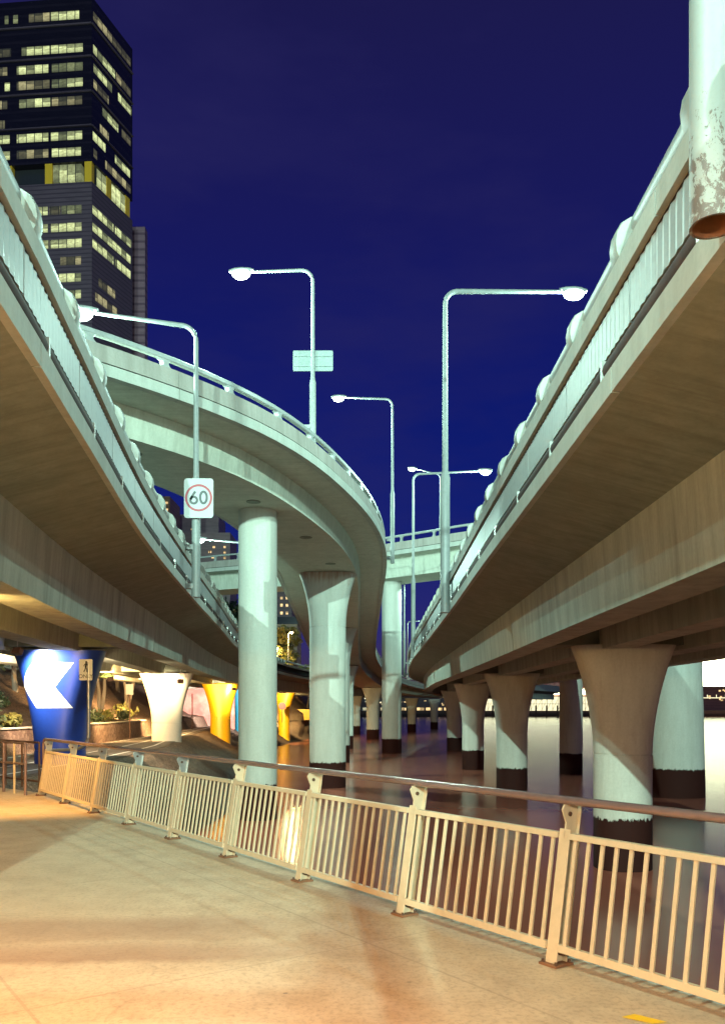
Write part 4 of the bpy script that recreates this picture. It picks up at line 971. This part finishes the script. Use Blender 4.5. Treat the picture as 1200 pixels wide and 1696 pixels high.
rowsL = [(22, [(8, 14, 'winlit'), (22, 30, 'winlit'), (48, 82, 'windim'), (84, 131, 'winlit')]), (77, [(0, 18, 'windim'), (36, 82, 'winlit'), (84, 138, 'winlit')]), (108, [(0, 12, 'windim'), (28, 80, 'winlit'), (86, 137, 'winlit')]),
         (134, [(8, 17, 'winlit'), (28, 82, 'windim'), (86, 137, 'winlit')]), (164, [(0, 12, 'windim'), (32, 84, 'winlit'), (86, 136, 'windim')]), (197, [(0, 8, 'windim')]),
         (222, [(0, 16, 'winlit'), (28, 80, 'winlit'), (84, 136, 'winlit')]), (249, [(0, 17, 'winlit'), (28, 80, 'windim'), (86, 134, 'winlit')]),
         (345, [(28, 79, 'winlit'), (82, 100, 'windim'), (102, 135, 'winlit')]), (374, [(36, 79, 'winlit'), (84, 135, 'winlit')]), (401, [(52, 68, 'windim'), (70, 80, 'winlit'), (83, 135, 'winlit')]),
         (430, [(62, 76, 'winlit'), (100, 134, 'windim')]), (458, [(82, 134, 'winlit')]), (486, [(100, 134, 'winlit')]), (513, [(104, 132, 'winlit')])]
for y, segs in rowsL:
    for a, b, mt in segs:
        m = MB(); face_box(m, C0, LD, lx(b), lx(a), zz(y + 7), zz(y - 7), LN, 0.04); m.build('window', M[mt], t)
rowsR = [(22, [(0.4, 12, 'windim')]), (77, [(0.4, 7, 'winlit'), (7.4, 12, 'windim')]), (108, [(0.5, 6, 'winlit'), (8, 12.2, 'winlit')]), (134, [(0.5, 5, 'windim')]), (164, [(3, 8, 'winlit'), (9, 12, 'windim')]), (197, [(2.4, 5, 'windim')]),
         (222, [(0.3, 4, 'winlit'), (7, 11.8, 'winlit')]), (249, [(0.5, 1.6, 'windim'), (4, 12, 'windim')]), (345, [(0.2, 6.5, 'winlit'), (7.0, 12.2, 'winlit')]), (374, [(0.2, 12, 'winlit')]), (401, [(0.2, 6.5, 'winlit'), (7, 12, 'winlit')]), (458, [(2, 7, 'windim')]), (486, [(1, 8, 'windim')])]
for y, segs in rowsR:
    for a, b, mt in segs:
        m = MB(); face_box(m, C0, RD, a, b, zz(y + 7), zz(y - 7), RN, 0.04); m.build('window', M[mt], t)
for y in (38, 92, 150, 207):
    m = MB(); face_box(m, C0, LD, 0, 40, zz(y + 1), zz(y - 1), LN, 0.25, 0.3); m.build('sunshade', M['towerlow'], t)
    m = MB(); face_box(m, C0, RD, 0, 12.7, zz(y + 1), zz(y - 1), RN, 0.25, 0.3); m.build('sunshade', M['towerlow'], t)
def block(name, label, x0, x1, d, ytop, mat, wins=(), depth=14, winmat='winwarm', roof=None, ybot=None):
    X0, X1 = (x0 - 600) / 1400 * d, (x1 - 600) / 1400 * d; zt = zz(ytop, d); zb = -4 if ybot is None else zz(ybot, d)
    t = thing(name, label, 'building', ((X0 + X1) / 2, d, zb))
    MB().prism([(X0, d), (X1, d), (X1, d + depth), (X0, d + depth)], zb, zt).build('walls', mat, t)
    if roof:
        MB().prism([(X0 - .6, d - .6), (X1 + .6, d - .6), (X1 + .6, d + depth), (X0 - .6, d + depth)], zt + .005, zt + roof).build('roof', M['towerdark'], t)
    for (a, b, c, e) in wins:
        o = Vector((0, d, 0)); m = MB(); face_box(m, o, Vector((1, 0, 0)), (a - 600) / 1400 * d, (b - 600) / 1400 * d, zz(e, d), zz(c, d), Vector((0, -1, 0)), 0.05); m.build('window', M[winmat], t)
    return t
block('building', 'narrow louvred building just right of the dark tower', 205, 240, 168, 375, M['slab'], depth=2)
block('apartment_block', 'mauve apartment block with a column of small lit windows, behind the speed sign pole', 290, 381, 265, 882, M['apart'],
      [(370, 373.5, y, y + 4) for y in (904, 913, 922, 931)] + [(352, 356, 904, 908), (345, 350, 912, 916), (350, 356, 921, 925), (300, 304, 900, 904)])
block('apartment_block', 'taller setback tower behind the mauve apartment block', 268, 362, 285, 852, M['apart'], [(316, 323, 875.5, 877.5)])
block('apartment_block', 'slim lit building showing between the left viaduct barrier and the sky', 255, 281, 250, 822, M['beige'], [(272, 278, y, y + 5) for y in (830, 842, 854, 866)])
block('hotel', 'purple hotel with small lit windows, seen between the two columns below the overpass', 398, 483, 240, 970, M['purple'], [(x, x + 4, y, y + 5) for y in (988, 1000, 1013) for x in (440, 452, 464, 473)], roof=None)
block('hall', 'beige building with dark roof edge below the purple hotel', 420, 492, 215, 1034, M['beige'], [], roof=1.8)
# far bank
def far_bank():
    m = MB(); v = [(-80, 470, -4), (400, 470, -4), (400, 470, 0.2), (-80, 470, 0.2), (400, 640, 3), (-80, 640, 3)]
    m.add(v, [(0, 1, 2, 3), (3, 2, 4, 5)]); tag(m.build('far_bank', M['ground']), None, None, None, 'structure')
far_bank()
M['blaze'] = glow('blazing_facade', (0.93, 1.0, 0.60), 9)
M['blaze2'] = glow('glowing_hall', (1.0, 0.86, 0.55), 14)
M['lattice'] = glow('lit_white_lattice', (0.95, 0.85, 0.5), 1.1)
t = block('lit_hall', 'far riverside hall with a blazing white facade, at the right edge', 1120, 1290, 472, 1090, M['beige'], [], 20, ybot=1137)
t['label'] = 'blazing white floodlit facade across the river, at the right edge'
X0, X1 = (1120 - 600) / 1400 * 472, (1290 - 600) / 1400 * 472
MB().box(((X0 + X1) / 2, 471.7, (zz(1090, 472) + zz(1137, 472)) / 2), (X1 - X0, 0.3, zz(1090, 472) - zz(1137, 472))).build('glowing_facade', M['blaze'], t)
def rowlights(n, x0, x1, y0, y1):
    return [(lambda a, b: (a, a + random.uniform(1.5, 4), b, b + random.uniform(1.5, 3)))(random.uniform(x0, x1), random.uniform(y0, y1)) for _ in range(n)]
block('riverside_building', 'dark far building with scattered lit windows under the blazing facade', 1100, 1300, 480, 1138, M['purple'], rowlights(26, 1150, 1240, 1141, 1162), 12)
t = thing('far_bridge', 'far lit footbridge deck crossing in front of the dark riverside building', 'bridge', (190, 465, 0))
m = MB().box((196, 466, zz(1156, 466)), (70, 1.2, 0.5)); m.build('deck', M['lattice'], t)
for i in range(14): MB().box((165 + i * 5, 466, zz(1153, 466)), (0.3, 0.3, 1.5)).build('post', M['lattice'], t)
t = block('terminal', 'brightly lit pavilion across the river, between the flared and the round pier', 780, 985, 476, 1130, M['mural'], [], 16)
X0, X1 = (780 - 600) / 1400 * 476, (985 - 600) / 1400 * 476
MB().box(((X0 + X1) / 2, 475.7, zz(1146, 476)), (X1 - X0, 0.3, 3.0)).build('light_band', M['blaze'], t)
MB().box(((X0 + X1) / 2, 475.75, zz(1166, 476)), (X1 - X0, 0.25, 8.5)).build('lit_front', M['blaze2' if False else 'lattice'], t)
m = MB()
for i in range(24):
    x = X0 + (X1 - X0) * i / 23; m.box((x, 474.5, zz(1165, 475)), (0.25, 0.25, 11)); 
    if i < 23:
        x2 = X0 + (X1 - X0) * (i + 1) / 23; m.tube([(x, 474.5, zz(1176, 475)), (x2, 474.5, zz(1157, 475))], 0.12, 5)
for y in (1154, 1166): m.box(((X0 + X1) / 2, 474.5, zz(y, 475)), (X1 - X0, 0.3, 0.3))
m.build('lattice', M['white'], t)
t = thing('jetty', 'dark jetty with piles in front of the lit pavilion', 'jetty', (90, 440, -3))
MB().box((88, 440, -1.3), (90, 4, 0.9)).build('deck', M['bolt'], t)
for i in range(16): MB().tube([(45 + i * 5.6, 438, -5), (45 + i * 5.6, 438, 3.2)], 0.45, 8).build('pile', M['bolt'], t)
block('riverside_building', 'low dark building on the far bank behind the small far piers', 560, 780, 485, 1150, M['purple'], rowlights(40, 600, 778, 1153, 1168) + [(600 + i * 15, 612 + i * 15, 1172, 1179) for i in range(12)], 12)
